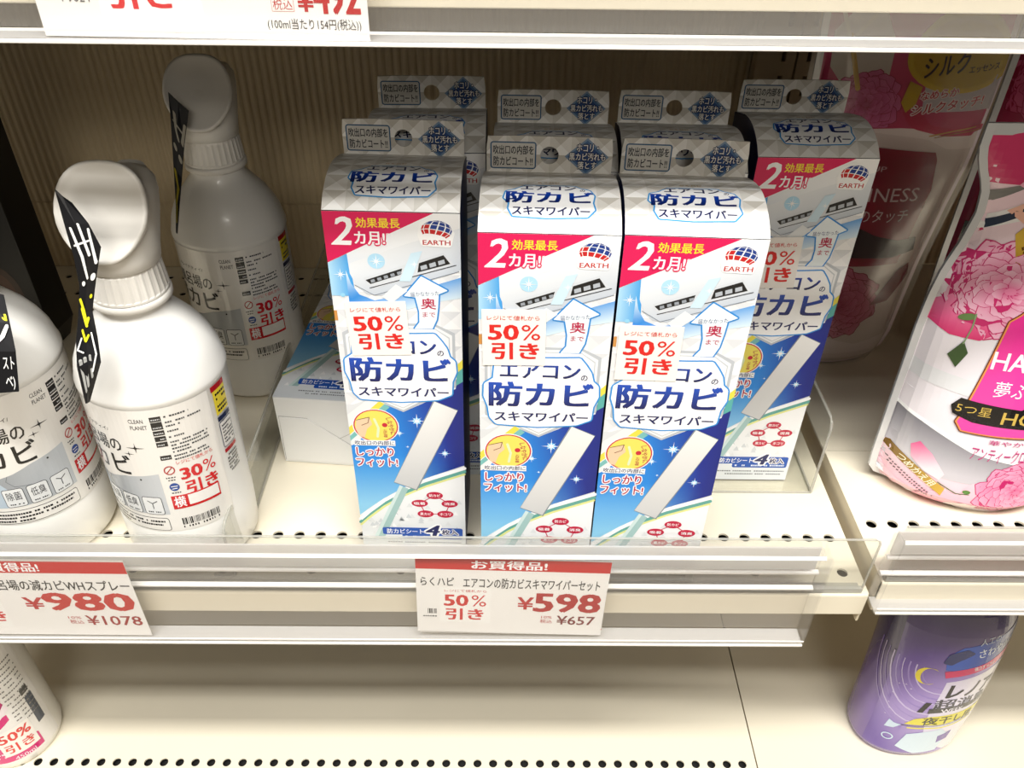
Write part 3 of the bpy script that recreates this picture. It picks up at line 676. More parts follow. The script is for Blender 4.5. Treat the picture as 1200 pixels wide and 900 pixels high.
def hang_tag(parent, Lp, Rp, Ys, marks, txt=(), asp=250):
    """bent black card tag: edge points from left / right rows"""
    inv = Matrix.LocRotScale(parent.location/MM, parent.rotation_euler, None).inverted()
    P = [(inv @ at(*l, Y), inv @ at(*r, Y+dy)) for l, r, (Y, dy) in zip(Lp, Rp, Ys)]; n = len(P)
    V = []
    for k in (0, 1):
        for a, b_ in P:
            mid = (a+b_)/2+Vector((0, -.6, 0)); o = Vector((0, .5*k, 0)); V += [a+o, mid+o, b_+o]
    F = []
    for i in range(n-1):
        for j in (0, 1): q = i*3+j; F.append((q, q+3, q+4, q+1)); q += 3*n; F.append((q, q+1, q+4, q+3))
    o = obj('hang_tag', mesh('hang_tag', V, F), M_tag, parent)
    def mp(u, v, l):   # u,v in 0..1 across / down the tag
        f = v*(n-1); i = max(0, min(n-2, int(f))); f -= i; a = P[i][0].lerp(P[i+1][0], f); b_ = P[i][1].lerp(P[i+1][1], f)
        return a.lerp(b_, u)+Vector((0, -.9-l, 0))
    p = Print()
    for kind, pts, wd, col in marks: 
        if kind == 's': p.stroke([(a*26, b_*asp) for a, b_ in pts], wd*40, col, 1)
        elif kind == 'd': p.ell(pts[0]*26, pts[1]*asp, wd*26, wd*30, col, 1, 14)
    for (s_, a, b_, c_, d_, col) in txt: p.text(s_, a*26, -d_*asp, c_*26, -b_*asp, col, 1, .02)
    q = Print(); q.V = [(min(.99, max(.01, v[0]/26)), min(1, abs(v[1])/asp)) for v in p.V]; q.F = p.F; q.c = p.c; q.L = p.L
    obj('printed_lettering', q.mesh('tag_print', mp, .15), M_paper, o)
    return o
M_tag = mat('black_card_tag', '#17171a', .35)
sb1 = spray_bottle('large white spray bottle in front, the whole bottle in view left of the acrylic divider', -217.5, 54, R(2), R(4), R(1.6))
sb2 = spray_bottle('white spray bottle at the back in shade, behind the front spray bottle', -216, 240, R(6), R(6), 0)
sb3 = spray_bottle('white spray bottle cut off by the left edge of the picture', -320, 60, R(60), R(4), R(1.5))
W_, Yl = '#f5f5f2', '#f0e93a'
marks1 = [('s', [(.25, .16), (.35, .30), (.55, .40)], .07, W_), ('s', [(.20, .24), (.80, .23)], .06, W_), ('s', [(.62, .14), (.62, .30)], .07, W_), ('d', (.33, .42), .10, W_),
          ('s', [(.97, .17), (.93, .34)], .10, W_), ('d', (.85, .40), .14, W_), ('s', [(.15, .50), (.45, .56), (.6, .63), (.75, .60)], .10, Yl), ('d', (.85, .49), .09, Yl), ('s', [(.3, .55), (.6, .64)], .10, Yl),
          ('s', [(.35, .66), (.5, .72), (.65, .69)], .07, Yl), ('s', [(.3, .70), (.1, .76), (.35, .78)], .05, W_), ('s', [(.8, .68), (.9, .80), (.75, .88)], .05, W_), ('s', [(.2, .82), (.45, .95)], .10, '#b9b9b6'), ('s', [(.4, .81), (.6, .93)], .10, '#b9b9b6'), ('s', [(.62, .80), (.78, .9)], .07, '#b9b9b6')]
hang_tag(sb1, [(64, 222), (75, 262), (86, 300), (93, 335), (92, 365), (89, 400), (90, 430), (100, 473)], [(84, 238), (103, 262), (118, 290), (112, 330), (108, 365), (114, 395), (118, 425), (105, 471)],
         [(24, 0), (20, 0), (18, 0), (17, 0), (15, 0), (10, 0), (4, 1), (1.5, 2)], marks1)
hang_tag(sb2, [(197, 108), (200, 140), (203, 190), (206, 240), (206, 272)], [(221, 130), (216, 170), (213, 210), (210, 245), (208, 274)], [(208, 0), (203, 0), (200, 0), (193, 1), (188, 1)],
         [('s', [(.3, .12), (.4, .24), (.6, .28)], .12, '#b4afa2'), ('s', [(.25, .20), (.85, .19)], .10, '#b4afa2'), ('s', [(.95, .12), (.9, .26)], .14, '#b4afa2'), ('d', (.35, .36), .16, '#b4afa2'), ('d', (.8, .38), .18, '#b4afa2'),  # white and yellow ink dimmed, the back bottle's shade put into the colours
          ('s', [(.3, .52), (.7, .6), (.4, .72)], .2, '#c4b63a'), ('s', [(.5, .74), (.6, .88)], .2, '#c4b63a')])
hang_tag(sb3, [(-60, 330), (-55, 375), (-48, 410), (-40, 462)], [(4, 346), (11, 378), (18, 412), (22, 459)], [(30, 0), (18, -2), (8, -2), (3, -2)],
         [('d', (.97, .26), .07, Yl), ('s', [(.6, .62), (.85, .48), (.97, .36)], .05, W_)], [('スト', .78, .70, .98, .80, W_), ('ベ)', .80, .86, .97, .97, W_)], asp=50)

# ------------------------------------------------------------------ black packages, far left
def black_pack(x, y, rz, label):
    t = thing('black_package', label, 'package', (x, y, .3), rz)
    b = MB(); b.prismy([(-45, 0), (36, 0), (46, 22), (46, 300), (-45, 300)], 0, 34); b.build('carton_body', M_black, t, bev=.6)
    p = Print(); p.stroke([(20, 150), (41, 172), (41, 290)], .5, '#3a342c', 1); p.stroke([(10, 4), (34, 3), (44, 24), (44, 118), (-8, 70)], .5, '#2b2724', 1)
    p.ell(14, 62, 20, 28, '#4a3428', 1, 20); p.ell(14, 62, 14, 21, '#5d4030', 2, 18); p.spark(-12, 88, 20, '#8a6a1e', 2, 14); p.ell(-12, 88, 12, 14, '#9a7a22', 3, 14)
    p.rect(-10, 118, 24, 131, '#6e241c', 2); p.dashes(-8, 121, 22, 6, '#2a0d0a', 3, 4, 1.4); p.dashes(-8, 136, 30, 3, '#6d675e', 2, 3, 1.3); p.rect(-20, 190, 30, 206, '#2c1c10', 2)
    obj('printed_artwork', p.mesh('pack_print', lambda u, v, l: (u, -.1-l, v), .06), M_card, t)
black_pack(-448, 268, R(-8), 'tall black printed package at the far left behind the spray bottles')

# ------------------------------------------------------------------ flowers and pouches
def peony(p, cx, cy, r, lay, c0='#d9357f', c1='#fbd3e4', n=5, seed=1):
    rg = random.Random(seed)
    for k in range(n):
        rr = r*(1-k/n*.86); m_ = 13-k
        for j in range(m_):
            a = 2*math.pi*(j+rg.random()*.5)/m_+k*.4; px, py = cx+rr*.56*math.cos(a), cy+rr*.50*math.sin(a); t = rg.random()
            f = (lambda px_, py_, a_, rr_, t_: lambda u, v: mix(mix(c0, '#b81e62', .3*t_), c1, .15+.8*(((u-px_)*math.cos(a_)+(v-py_)*math.sin(a_))/(rr_*.5)*.5+.5)*(.7+.3*t_)))(px, py, a, rr, t)
            P = []
            for q in range(22):
                b_ = 2*math.pi*q/22; wv = 1+.09*math.sin(3*b_+t*6)+.06*math.sin(7*b_+t*9); x = rr*.46*wv*math.cos(b_); y = rr*.36*wv*math.sin(b_)
                P.append((px+x*math.cos(a)-y*math.sin(a), py+x*math.sin(a)+y*math.cos(a)))
            p.poly([(px+(x-px)*1.07-math.cos(a)*.3, py+(y-py)*1.07-math.sin(a)*.3) for x, y in P], mix(c0, '#a01850', .25), lay+k+.06*j-.03)
            p.poly(P, f, lay+k+.06*j)
    p.ell(cx, cy, r*.10, r*.07, mix(c0, c1, .4), lay+n+1, 12)
def pouch(label, x, y, z, outline, bulge, printer, rz=0, lean=0, group='pink scented refill pouches', mat_=None, wrap=False):
    """outline: rows (v, half width left, half width right); front face bulges forward"""
    t = thing('refill_pouch', label, 'pouch', (x, y, z), rz, 0, group)
    t.rotation_euler.x = lean
    Hh = outline[-1][0]
    def half(v):
        for i in range(len(outline)-1):
            a, b_ = outline[i], outline[i+1]
            if a[0] <= v <= b_[0]: f = (v-a[0])/(b_[0]-a[0]+1e-9); return a[1]+(b_[1]-a[1])*f, a[2]+(b_[2]-a[2])*f
        return outline[-1][1:] if v > Hh else outline[0][1:]
    def depth(u, v):
        l, r = half(v); s_ = (u+l)/(l+r+1e-6); s_ = max(0, min(1, s_)); e = math.sin(math.pi*min(1, max(0, (s_-.04)/.92)))**.55 if .04 < s_ < .96 else 0
        vv = max(0, min(1, v/Hh)); g = (1-vv**1.6); g2 = min(1, .8+max(0, v)/60); return bulge*e*g*g2
    def mp(u, v, l):
        a_, b_ = half(v); u = max(-a_+.8, min(b_-.8, u)); return (u, -depth(u, v)-l-.15, v)
    NU, NV = 26, 44; V = []; F = []
    for sgn in (-1, 1):
        for j in range(NV+1):
            v = Hh*j/NV; l, r = half(v)
            for i in range(NU+1): u = -l+(l+r)*i/NU; V.append((u, sgn*depth(u, v)*(1 if sgn < 0 else .8)+(0 if sgn < 0 else .6), v))
    n = (NU+1)*(NV+1)
    for s_ in (0, 1):
        for j in range(NV):
            for i in range(NU): q = s_*n+j*(NU+1)+i; f = (q, q+1, q+NU+2, q+NU+1); F.append(f if s_ == 0 else f[::-1])
    b = obj('film_body', mesh('film_body', V, F, True), mat_ or M_pouch, t)
    p = Print(); printer(p, half)
    if wrap: p.V = [(u, v-(20*min(1, (v-200)/30)*(1 if v < 290 else (310-v)/20) if v > 200 else 0)) for u, v in p.V]
    obj('printed_artwork', p.mesh('pouch_print', mp, .08, [(0, -80, 80, 4), (1, 3, Hh-2, 5)]), M_film, t)
    sl = MB(); pts = [(-half(v)[0]+1.2, -.2, v) for v in [Hh*k/40 for k in range(41)]]
    V = []; F = []
    for q in pts: V += [(q[0]-1.6, -1.0, q[2]), (q[0]+3.2, -1.4, q[2])]
    V2 = [(x_, 1.2, z_) for x_, _, z_ in V]; m2 = len(V); F = [(2*i, 2*i+1, 2*i+3, 2*i+2) for i in range(40)]+[(m2+2*i, m2+2*i+2, m2+2*i+3, m2+2*i+1) for i in range(40)]+[(2*i, 2*i+2, m2+2*i+2, m2+2*i) for i in range(40)]
    obj('seal_edge', mesh('seal_edge', V+V2, F), M_seal, t)
    V = [(-half(Hh)[0], -1, Hh-7), (half(Hh)[1], -1, Hh-7), (half(Hh)[1], -1, Hh), (-half(Hh)[0], -1, Hh)]; V += [(a, 1, c) for a, _, c in V]
    obj('top_seal', mesh('top_seal', V, [(0, 1, 2, 3), (4, 7, 6, 5), (3, 2, 6, 7), (0, 4, 5, 1), (0, 3, 7, 4), (1, 5, 6, 2)]), M_seal, t)
    if wrap:
        V = []; F = []; NU, NV = 40, 60; rg = random.Random(3); ph = [(rg.uniform(-.12, .12), rg.uniform(-.1, .1), rg.uniform(0, 6), rg.uniform(.3, .9)) for _ in range(9)]
        for j in range(NV+1):
            v = Hh*1.0*j/NV; l, r = half(v); l += 4; r += 5
            for i in range(NU+1):
                u = -l+(l+r)*i/NU; e = min(1, 6*min(i, NU-i)/NU); w_ = sum(k[3]*abs(math.sin(k[0]*u+k[1]*v+k[2])) for k in ph)
                V.append((u, -(max(0, depth(max(-l+5, min(r-6, u)), v))+1.5+w_*.8)*e, v))
        for j in range(NV):
            for i in range(NU): q = j*(NU+1)+i; F.append((q, q+1, q+NU+2, q+NU+1))
        obj('clear_wrap', mesh('clear_wrap', V, F, True), M_wrap, t)
    return t
M_wrap = plastic('clear_film_wrap', .03, hcol=(.8, .78, .76), gloss=.55, rough=.16)
M_pouch = mat('pouch_film', '#f4e4ea', .25, coat=.4); M_seal = mat('silver_seal', '#d3d5d8', .25, metal=.35)
M_pouch2 = mat('pouch_film_rose', '#c9637f', .25, coat=.4)

def art_front(p, half):
    # u 0 is the pouch centre (world x = 345), v is height above the shelf; bottom half is mirrored about the centre
    def E(v, s_=-1): l, r = half(v); return s_*((l if s_ < 0 else r)-3)
    def band(v0, v1, col, lay, n=8):
        P = [(E(v0+(v1-v0)*k/n, -1), v0+(v1-v0)*k/n) for k in range(n+1)]+[(E(v1+(v0-v1)*k/n, 1), v1+(v0-v1)*k/n) for k in range(n+1)]
        p.poly(P, col, lay, 8)
    band(2, 276, lambda u, v: mix('#f3eef2', '#f7dfe6', (v-150)/80), .2, 30)
    band(244, 276, '#d8497f', 2)
    p.text('ふたつのつめかえ', -48, 262, 0, 267, '#5c2138', 4, .01); p.text('手で切れます', -50, 253, -4, 258.5, '#5c2138', 4, .02)
    p.poly([(-80, 214), (-60, 224), (-36, 238), (-8, 248), (30, 244), (70, 252), (70, 244), (30, 232), (-10, 232), (-44, 222), (-84, 205)], '#f5f3f2', 3, 8)
    p.poly([(-84, 222), (-62, 232), (-40, 246), (-52, 243), (-84, 232)], '#8f8d8a', 4, 8); p.poly([(-84, 210), (-62, 220), (-40, 232), (-44, 225), (-62, 214), (-84, 203)], '#39475f', 4, 8)
    p.poly([(-50, 244), (-40, 256), (-34, 250), (-42, 240)], '#f6bcd0', 5); p.poly([(-52, 228), (-40, 236), (-20, 234), (-20, 222), (-40, 220)], '#f6c9b6', 4)
    p.poly([(-44, 214), (-38, 222), (-34, 220), (-26, 192), (-30, 186), (-38, 190)], lambda u, v: mix('#a5761a', '#e5c65a', (v-188)/26), 5); p.text('LUX', -38, 200, -29, 208, '#7a5512', 6, .02, 0, -65)
    p.poly([(-63, 214), (-62, 217), (-60, 214), (-62, 212)], '#e85b86', 4)
    peony(p, -38, 178, 34, 3, '#e2478f', '#fcd9e8', 6, 4)
    p.poly([(-76, 158), (-66, 170), (-56, 160), (-42, 160), (-36, 150), (-46, 142), (-62, 142), (-74, 148)], lambda u, v: mix('#e63b84', '#f79cc0', (v-140)/25), 3, 6)
    p.stroke([(-52, 160), (-52, 150), (-54, 138)], .8, '#9bb08a', 10); p.poly([(-54, 140), (-50, 132), (-54, 120), (-60, 128)], '#4d6b3c', 10); p.ell(-56, 157, 5, 2.4, '#7d9a62', 10, 12, 0, 0, 360, 20)
    p.poly([(-74, 116), (-40, 112), (0, 108), (0, 96), (-40, 100), (-76, 104)], '#ececee', 3, 8)
    # label
    L = [(-44, 80), (-42, 88), (-38, 118), (-33, 158), (-28, 163), (-24, 168), (24, 168), (28, 163), (33, 158), (38, 118), (42, 88), (44, 80), (40, 74), (-40, 74)]
    p.blob(L, 1.6, '#8a4a2a', 10); p.blob(L, .9, '#f0a86a', 11); p.poly(L, lambda u, v: mix('#f262b8', '#ee4aa6', (v-80)/80), 12, 8)
    p.text('HAPPINESS', -36, 124, 36, 137, '#ffffff', 14, .02); p.text('夢ふわタッチ', -30, 104, 32, 116, '#ffffff', 14, .01)
    p.poly([(-50, 92), (-46, 99), (-36, 98), (-10, 96), (0, 104), (10, 103), (20, 97), (60, 97), (60, 82), (20, 80), (-36, 82), (-48, 86)], '#1c1a1a', 15, 8)
    p.text('5つ星', -47, 88, -27, 95, '#d8bd6a', 17, .0); p.text('HOTEL', -20, 84, 26, 93.5, '#d8bd6a', 17, .02); p.spark(-8, 98, 2.2, '#d8bd6a', 17, 5); p.spark(-1, 100, 2.8, '#d8bd6a', 17, 5)
    p.text('華やかに香る', -22, 66, 22, 70, '#d24a92', 6, .0); p.text('アンティークローズの香り', -30, 51.5, 30, 63.5, '#d24a92', 6, .0)
    # lower artwork
    p.poly([(-79, 78), (-60, 71), (-30, 57), (8, 48), (8, 30), (-79, 30)], lambda u, v: mix('#dcd9de', '#8e8c92', (v-40)/34+(u+60)/200), 3, 6)
    p.poly([(-79, 78), (-60, 71), (-30, 57), (10, 48), (70, 50), (70, 52), (10, 51), (-30, 60), (-60, 74), (-79, 81)], '#ffffff', 5, 8)
    band(1.5, 38, lambda u, v: mix('#f6c8d8', '#fae3ea', (v-4)/30), 2)
    p.poly([(-62, 50), (-58, 55), (-50, 48), (-40, 34), (-42, 28), (-52, 32), (-60, 40)], lambda u, v: mix('#fbe9ef', '#e95c9c', (v-28)/28-(u+60)/40), 8, 4)
    for q, (x, y, r) in enumerate(((-60, 24, 16), (-34, 10, 17), (-76, 34, 9), (-20, 20, 12))): p.ell(x, y, r, r*.55, lambda u, v: mix('#f7b2c8', '#fbe6ec', (v-2)/36), 6+q*.3, 20, 5, rot=-30+40*q)
    p.stroke([(-42, 26), (-30, 20), (-22, 21)], .7, '#5d7a42', 9); p.ell(-24, 23, 2.6, 1.8, '#6f9a52', 9, 10)
    peony(p, 8, 26, 27, 8, '#e0408f', '#fbc6dd', 6, 9); p.ell(-6, 6, 26, 8, '#f6eef0', 7, 24, 5)
    p.poly([(-73, 38), (-71, 44), (-37, 22), (-38, 15)], lambda u, v: mix('#8d6a1c', '#dcb94a', (u+72)/30), 10); p.text('つめかえ用', -68, 26.5, -42, 32.5, '#fbf3d8', 12, .03, 0, -33)
    p.dashes(-74, 31, -42, 1.1, '#7a6a70', 10, 1.2, .5, -.62); p.dashes(-72, 27, -44, 1.1, '#7a6a70', 10, 1.2, .5, -.62)
FO = [(0, 56, 60), (4, 68, 70), (12, 76, 76), (30, 77, 77), (80, 77.5, 77.5), (142, 78, 78), (165, 77, 77), (185, 74.5, 74.5), (205, 69, 69), (225, 66, 66), (240, 68, 68), (255, 75, 75), (265, 78, 78), (280, 78, 78)]
pouch('big bright pink and white refill pouch in front at the right edge', 345, 98, 12.6, FO, 42, art_front, lean=R(-1)).scale.z = .957

def art_back(p, half):
    def E(v, s_=-1): l, r = half(v); return s_*((l if s_ < 0 else r)-3)
    def band(v0, v1, col, lay, n=8):
        P = [(E(v0+(v1-v0)*k/n, -1), v0+(v1-v0)*k/n) for k in range(n+1)]+[(E(v1+(v0-v1)*k/n, 1), v1+(v0-v1)*k/n) for k in range(n+1)]
        p.poly(P, col, lay, 9)
    band(2, 305, lambda u, v: mix('#d9cfc8', '#e0d2cc', v/300), .2, 30)
    band(222, 305, lambda u, v: mix('#c2486f', '#d66088', (v-222)/60), 2)
    p.poly([(-66, 305), (-66, 226), (-30, 222), (0, 226), (30, 222), (64, 210), (64, 190), (40, 192), (10, 206), (-20, 216), (-66, 212)], '#e8dcd6', 3, 8)
    p.poly([(-2, 240), (12, 222), (34, 206), (58, 202), (66, 214), (66, 226), (40, 222), (20, 232), (8, 246)], '#c22f5c', 4, 8)
    p.stroke([(24, 208), (40, 216), (62, 222)], 3, '#c9a24e', 6); p.stroke([(28, 204), (44, 211), (64, 214)], 2, '#a8803a', 6)
    p.poly([(-62, 292), (-50, 300), (-30, 300), (-18, 288), (-18, 262), (-34, 250), (-48, 256), (-60, 270)], lambda u, v: mix('#c8beb4', '#ece6de', (v-250)/50), 4, 8)
    p.stroke([(-50, 290), (-38, 256)], 3.4, '#d8b64a', 8); p.stroke([(-60, 300), (-50, 288), (-36, 298)], 2.4, '#efe9d8', 8)
    peony(p, -30, 245, 25, 5, '#a81c5c', '#df8ab2', 5, 11)
    p.ell(32, 277, 40, 24, '#d9bf3e', 6, 30, 8, rot=-4); p.ell(32, 277, 36, 20.5, '#cdb231', 7, 30, 8, rot=-4); p.poly([(-2, 262), (8, 258), (6, 246), (0, 240), (-5, 247)], '#cdb231', 8)
    p.poly([(10, 258), (66, 268), (66, 240), (12, 240)], '#cfc6c8', 4, 8)
    p.text('シルク', 6, 266, 38, 280, '#2a2620', 10, .03, .1, 8); p.text('エッセンス', 39, 268, 62, 273, '#2a2620', 10, .02, 0, 6)
    p.text('なめらか', 8, 250, 36, 256, '#c22a4a', 9, .03, .1, 6, halo=('#f1e8e4', .08)); p.text('シルクタッチ!', 4, 241, 58, 248.5, '#c22a4a', 9, .03, .1, 7, halo=('#f1e8e4', .08))
    L = [(-50, 96), (-52, 190), (-44, 197), (32, 190), (35, 184), (38, 160), (30, 110), (28, 98)]
    p.poly(L, '#a3123f', 6, 8)
    p.text('UP', -14, 176, -3, 180, '#e9cdd2', 8, 0); p.text('HAPPINESS', -52, 152, 28, 163, '#eddcdc', 8, .01); p.text('夢ふわのタッチ', -46, 135, 24, 146, '#eddcdc', 8, -.0)
    p.poly([(-60, 106), (-60, 120), (-30, 124), (-16, 132), (2, 124), (22, 119), (38, 120), (40, 108), (20, 104)], '#141214', 9, 8)
    peony(p, -14, 62, 34, 5, '#9e1f4c', '#d98aa2', 5, 21); p.poly([(14, 60), (30, 90), (40, 96), (44, 84), (30, 62)], '#8a1538', 6, 8)
    p.poly([(-60, 22), (-20, 30), (10, 22), (40, 26), (40, 6), (-60, 6)], '#e6dcd8', 4, 8)
BO = [(0, 60, 40), (6, 66, 46), (20, 68, 50), (90, 68, 54), (140, 68, 60), (180, 68, 66), (250, 70, 68), (290, 72, 66), (310, 70, 64)]
pouch('dim refill pouch behind, its yellow silk drop emblem at top, wrapped in clear film', 291, 262, 12.6, BO, 24, art_back, lean=R(0), wrap=True)
def art_third(p, half):
    def E(v, s_=-1): l, r = half(v); return s_*((l if s_ < 0 else r)-3)
    P = [(E(v, -1), v) for v in range(4, 300, 20)]+[(E(v, 1), v) for v in range(290, 0, -20)]
    p.poly(P, '#a83a5e', 1, 10); peony(p, -36, 236, 30, 4, '#a01c4e', '#d06a90', 5, 5); p.rect(-58, 90, 20, 190, '#8e1236', 3); p.rect(-60, 108, 40, 124, '#141214', 5); peony(p, -20, 50, 32, 4, '#9e1f4c', '#d98aa2', 5, 2)
pouch('darkest refill pouch at the back right, glimpsed between the two other pouches', 437, 276, 12.6, [(0, 60, 60), (8, 66, 66), (100, 68, 68), (300, 68, 68)], 22, art_third, mat_=M_pouch2)
# clear display sleeve around the back pouch: creased transparent wrap
# ------------------------------------------------------------------ lower shelf bottles
def lat(p, q, f): return p+(q-p)*f
t = thing('detergent_bottle', 'purple and white printed bottle with a yellow moon, on the lower shelf at right', 'bottle', (388, 92, -315.9))
PR = [(0, 44, 31, 0), (3, 48, 34.5, 0), (10, 49.5, 36, 0), (60, 51, 37, 0), (110, 52, 37, -2), (150, 52, 37, -5), (190, 52, 36, -9), (215, 47, 33, -12), (232, 36, 27, -14), (240, 26, 24, -15)]
b = MB(); b.loft([(z, rx, ry, cx, 0, 2.3) for z, rx, ry, cx in PR], 48)
cols = []
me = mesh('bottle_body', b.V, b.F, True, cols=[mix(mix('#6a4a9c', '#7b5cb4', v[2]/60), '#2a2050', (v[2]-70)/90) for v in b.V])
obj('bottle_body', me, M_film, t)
b = MB(); b.loft([(240, 27, 25, -15, 0, 2), (242, 30, 28, -15, 0, 2), (275, 29, 27, -16, 0, 2), (277, 26, 24, -16, 0, 2)], 36); b.build('cap', mat('lilac_cap', '#c9bce6', .35), t, True)
def pmap(u, v, l):
    v = v if v < 40 else min(232, 40+(v-40)*1.28)
    for i in range(len(PR)-1):
        if PR[i][0] <= v <= PR[i+1][0]: break
    u = u-7 if u > -12 else u-7*(48+u)/36
    a, c = PR[i], PR[i+1]; f = (v-a[0])/(c[0]-a[0]); rx, ry, cx = lat(a[1], c[1], f), lat(a[2], c[2], f), lat(a[3], c[3], f)
    an = u/46.0; cs, sn = math.sin(an), -math.cos(an); e = 2/2.3
    return (cx+(rx+.25+l)*math.copysign(abs(cs)**e, cs), (ry+.25+l)*math.copysign(abs(sn)**e, sn), v)
p = Print()
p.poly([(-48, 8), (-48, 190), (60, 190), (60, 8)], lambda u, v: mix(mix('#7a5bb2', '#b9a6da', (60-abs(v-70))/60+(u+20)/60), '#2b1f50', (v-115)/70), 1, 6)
for k in range(9):
    r = 22+k*7; p.stroke([(6+r*math.cos(R(a))*1.0, 120+r*math.sin(R(a))*.9) for a in range(175, 290, 10)], .9+.4*(k % 3), mix('#8f74c4', '#e6dcf6', .25+.5*(k % 2)), 2, False, False)
p.poly([(8, 30), (2, 60), (4, 108), (60, 128), (60, 12), (30, 12)], lambda u, v: mix('#e4ddf2', '#f3eff6', (u)/30), 3, 6)
p.poly([(0, 122), (-2, 136), (6, 146), (24, 152), (60, 165), (60, 130), (24, 120)], lambda u, v: mix('#2b6fd0', '#1b3f94', (u-4)/40), 4, 6)
p.poly([(0, 120), (2, 113), (30, 122), (60, 134), (60, 144), (26, 128)], '#e3367f', 6, 6); p.text('強力すっきり', 17, 122.5, 34, 127, '#ffffff', 8, .02, 0, 14)
p.text('さわやかさ', 16, 138, 50, 147, '#eef4fb', 7, .02, 0, 12); p.text('人工の', 14, 149, 30, 156, '#dfe8f4', 7, .0, 0, 10)
p.blob([(2, 129), (6, 134), (12, 140), (8, 143), (0, 138), (-2, 130)], 1.2, '#17367e', 7)
mo = [(-11+10.5*math.cos(R(a)), 113+9*math.sin(R(a))) for a in range(50, 311, 10)]; n_ = len(mo)
mi = [(x+5.2*math.sin(math.pi*k/(n_-1)), y) for k, (x, y) in enumerate(mo)]
p.raw(mo+mi, [(k, k+1, n_+k+1, n_+k) for k in range(n_-1)], '#f0e04a', 5)
p.text('レノア', 6, 92, 44, 107, '#1d1d2b', 7, .05, .25, 8); p.text('超消臭', 2, 78, 42, 90, '#4a4a5c', 7, .03, .1, 8); p.text('1', -6, 71, 0, 83, '#1d1d2b', 7, .05, .2)
p.poly([(1, 70), (1, 76), (44, 86), (44, 80)], '#1d1d2b', 7); p.text('WEEK', 8, 72.6, 24, 77.4, '#f3eff6', 9, .03, 0, 10)
p.poly([(-12, 54), (-6, 62), (4, 66), (46, 76), (46, 66), (12, 56)], '#e9df45', 6); p.text('夜干し用', 0, 58.5, 38, 68, '#2a2a2a', 8, .03, .15, 10); p.stroke([(-14, 52), (12, 55), (46, 64)], .6, '#2a2a2a', 8); p.stroke([(-8, 50), (14, 52), (40, 60)], 1.6, '#ede56a', 6)
p.poly([(-10, 20), (-6, 42), (16, 50), (24, 42), (22, 14), (6, 10)], '#dcebf6', 7, 6); p.poly([(16, 40), (26, 46), (26, 34), (18, 28)], '#7d62b4', 8); p.ring(-22, 32, 6, 4.5, 1.6, '#d6e6f5', 6); p.poly([(-30, 44), (-20, 46), (-14, 52), (-22, 52), (-28, 54)], '#d6e6f5', 6)
for x, y in ((-33, 96), (-26, 98), (-20, 95), (-36, 72), (-33, 66), (-35, 58), (-36, 84)): p.spark(x, y, 2, '#f2ecfa', 6, 4)
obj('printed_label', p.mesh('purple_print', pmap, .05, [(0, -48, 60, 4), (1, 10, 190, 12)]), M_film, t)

t = thing('cleaner_bottle', 'white cylindrical bottle with blue and magenta label, on the lower shelf at left', 'bottle', (-464, 78, -315.9))
WR = [(0, 34), (2, 37), (8, 38.5), (150, 38), (180, 34), (200, 24), (210, 17), (222, 16)]
b = MB(); b.loft([(z, r, r, 0, 0, 2) for z, r in WR], 48); b.build('bottle_body', M_white, t, True)
b = MB(); b.loft([(222, 17, 17, 0, 0, 2), (224, 19, 19, 0, 0, 2), (250, 18, 18, 0, 0, 2), (252, 15, 15, 0, 0, 2)], 30); b.build('cap', M_whitec, t, True)
p = Print(); p.rect(-60, 10, 62, 175, '#f3f1ee', 1, 10)
p.poly([(-20, 84), (-20, 150), (14, 138), (24, 112), (22, 96), (8, 84)], '#1a86d8', 2, 5); p.poly([(-20, 128), (-20, 160), (12, 142), (12, 138)], '#f3df3c', 3, 5); p.poly([(38, 150), (34, 175), (42, 175), (44, 152)], '#2f6b2c', 3)
p.poly([(-40, 12), (-40, 62), (-8, 60), (12, 74), (30, 78), (30, 70), (16, 60), (44, 32), (44, 14)], '#df2c8c', 2, 5); p.poly([(-10, 62), (30, 96), (34, 84), (0, 54)], '#f6edf0', 4, 5); p.ell(-2, 50, 9, 7, '#ffffff', 5, 18)
p.poly([(14, 76), (30, 100), (32, 92), (20, 76)], '#c22a7c', 5); p.text('ます', -2, 84, 14, 92, '#f0f5d0', 5, .02, 0, 30)
for z in (36, 31, 26, 21): p.dashes(-8, z, 12, 2.2, '#fbe3f0', 4, 3, 1)
for k in range(14): p.dashes(34, 56+k*6, 56, 1.6, '#8f8c8a', 3, 2, .6)
p.rect(12, 22, 42, 58, '#fbf7f2', 6); p.text('50%', 14, 42, 40, 54, '#e5332c', 8, .04); p.text('引き', 15, 26, 39, 38, '#e5332c', 8, .04); p.text('450ml', 18, 14, 36, 19, '#fbe3f0', 6, .02)
p.rect(48, 40, 56, 80, '#3a4a62', 3); p.rect(47, 84, 55, 92, '#2b2b2b', 3)
obj('printed_label', p.mesh('cleaner_print', lambda u, v, l: ((38.6+l)*math.sin(u/38.6), -(38.6+l)*math.cos(u/38.6), v), .06, [(0, -60, 62, 4)]), M_film, t)

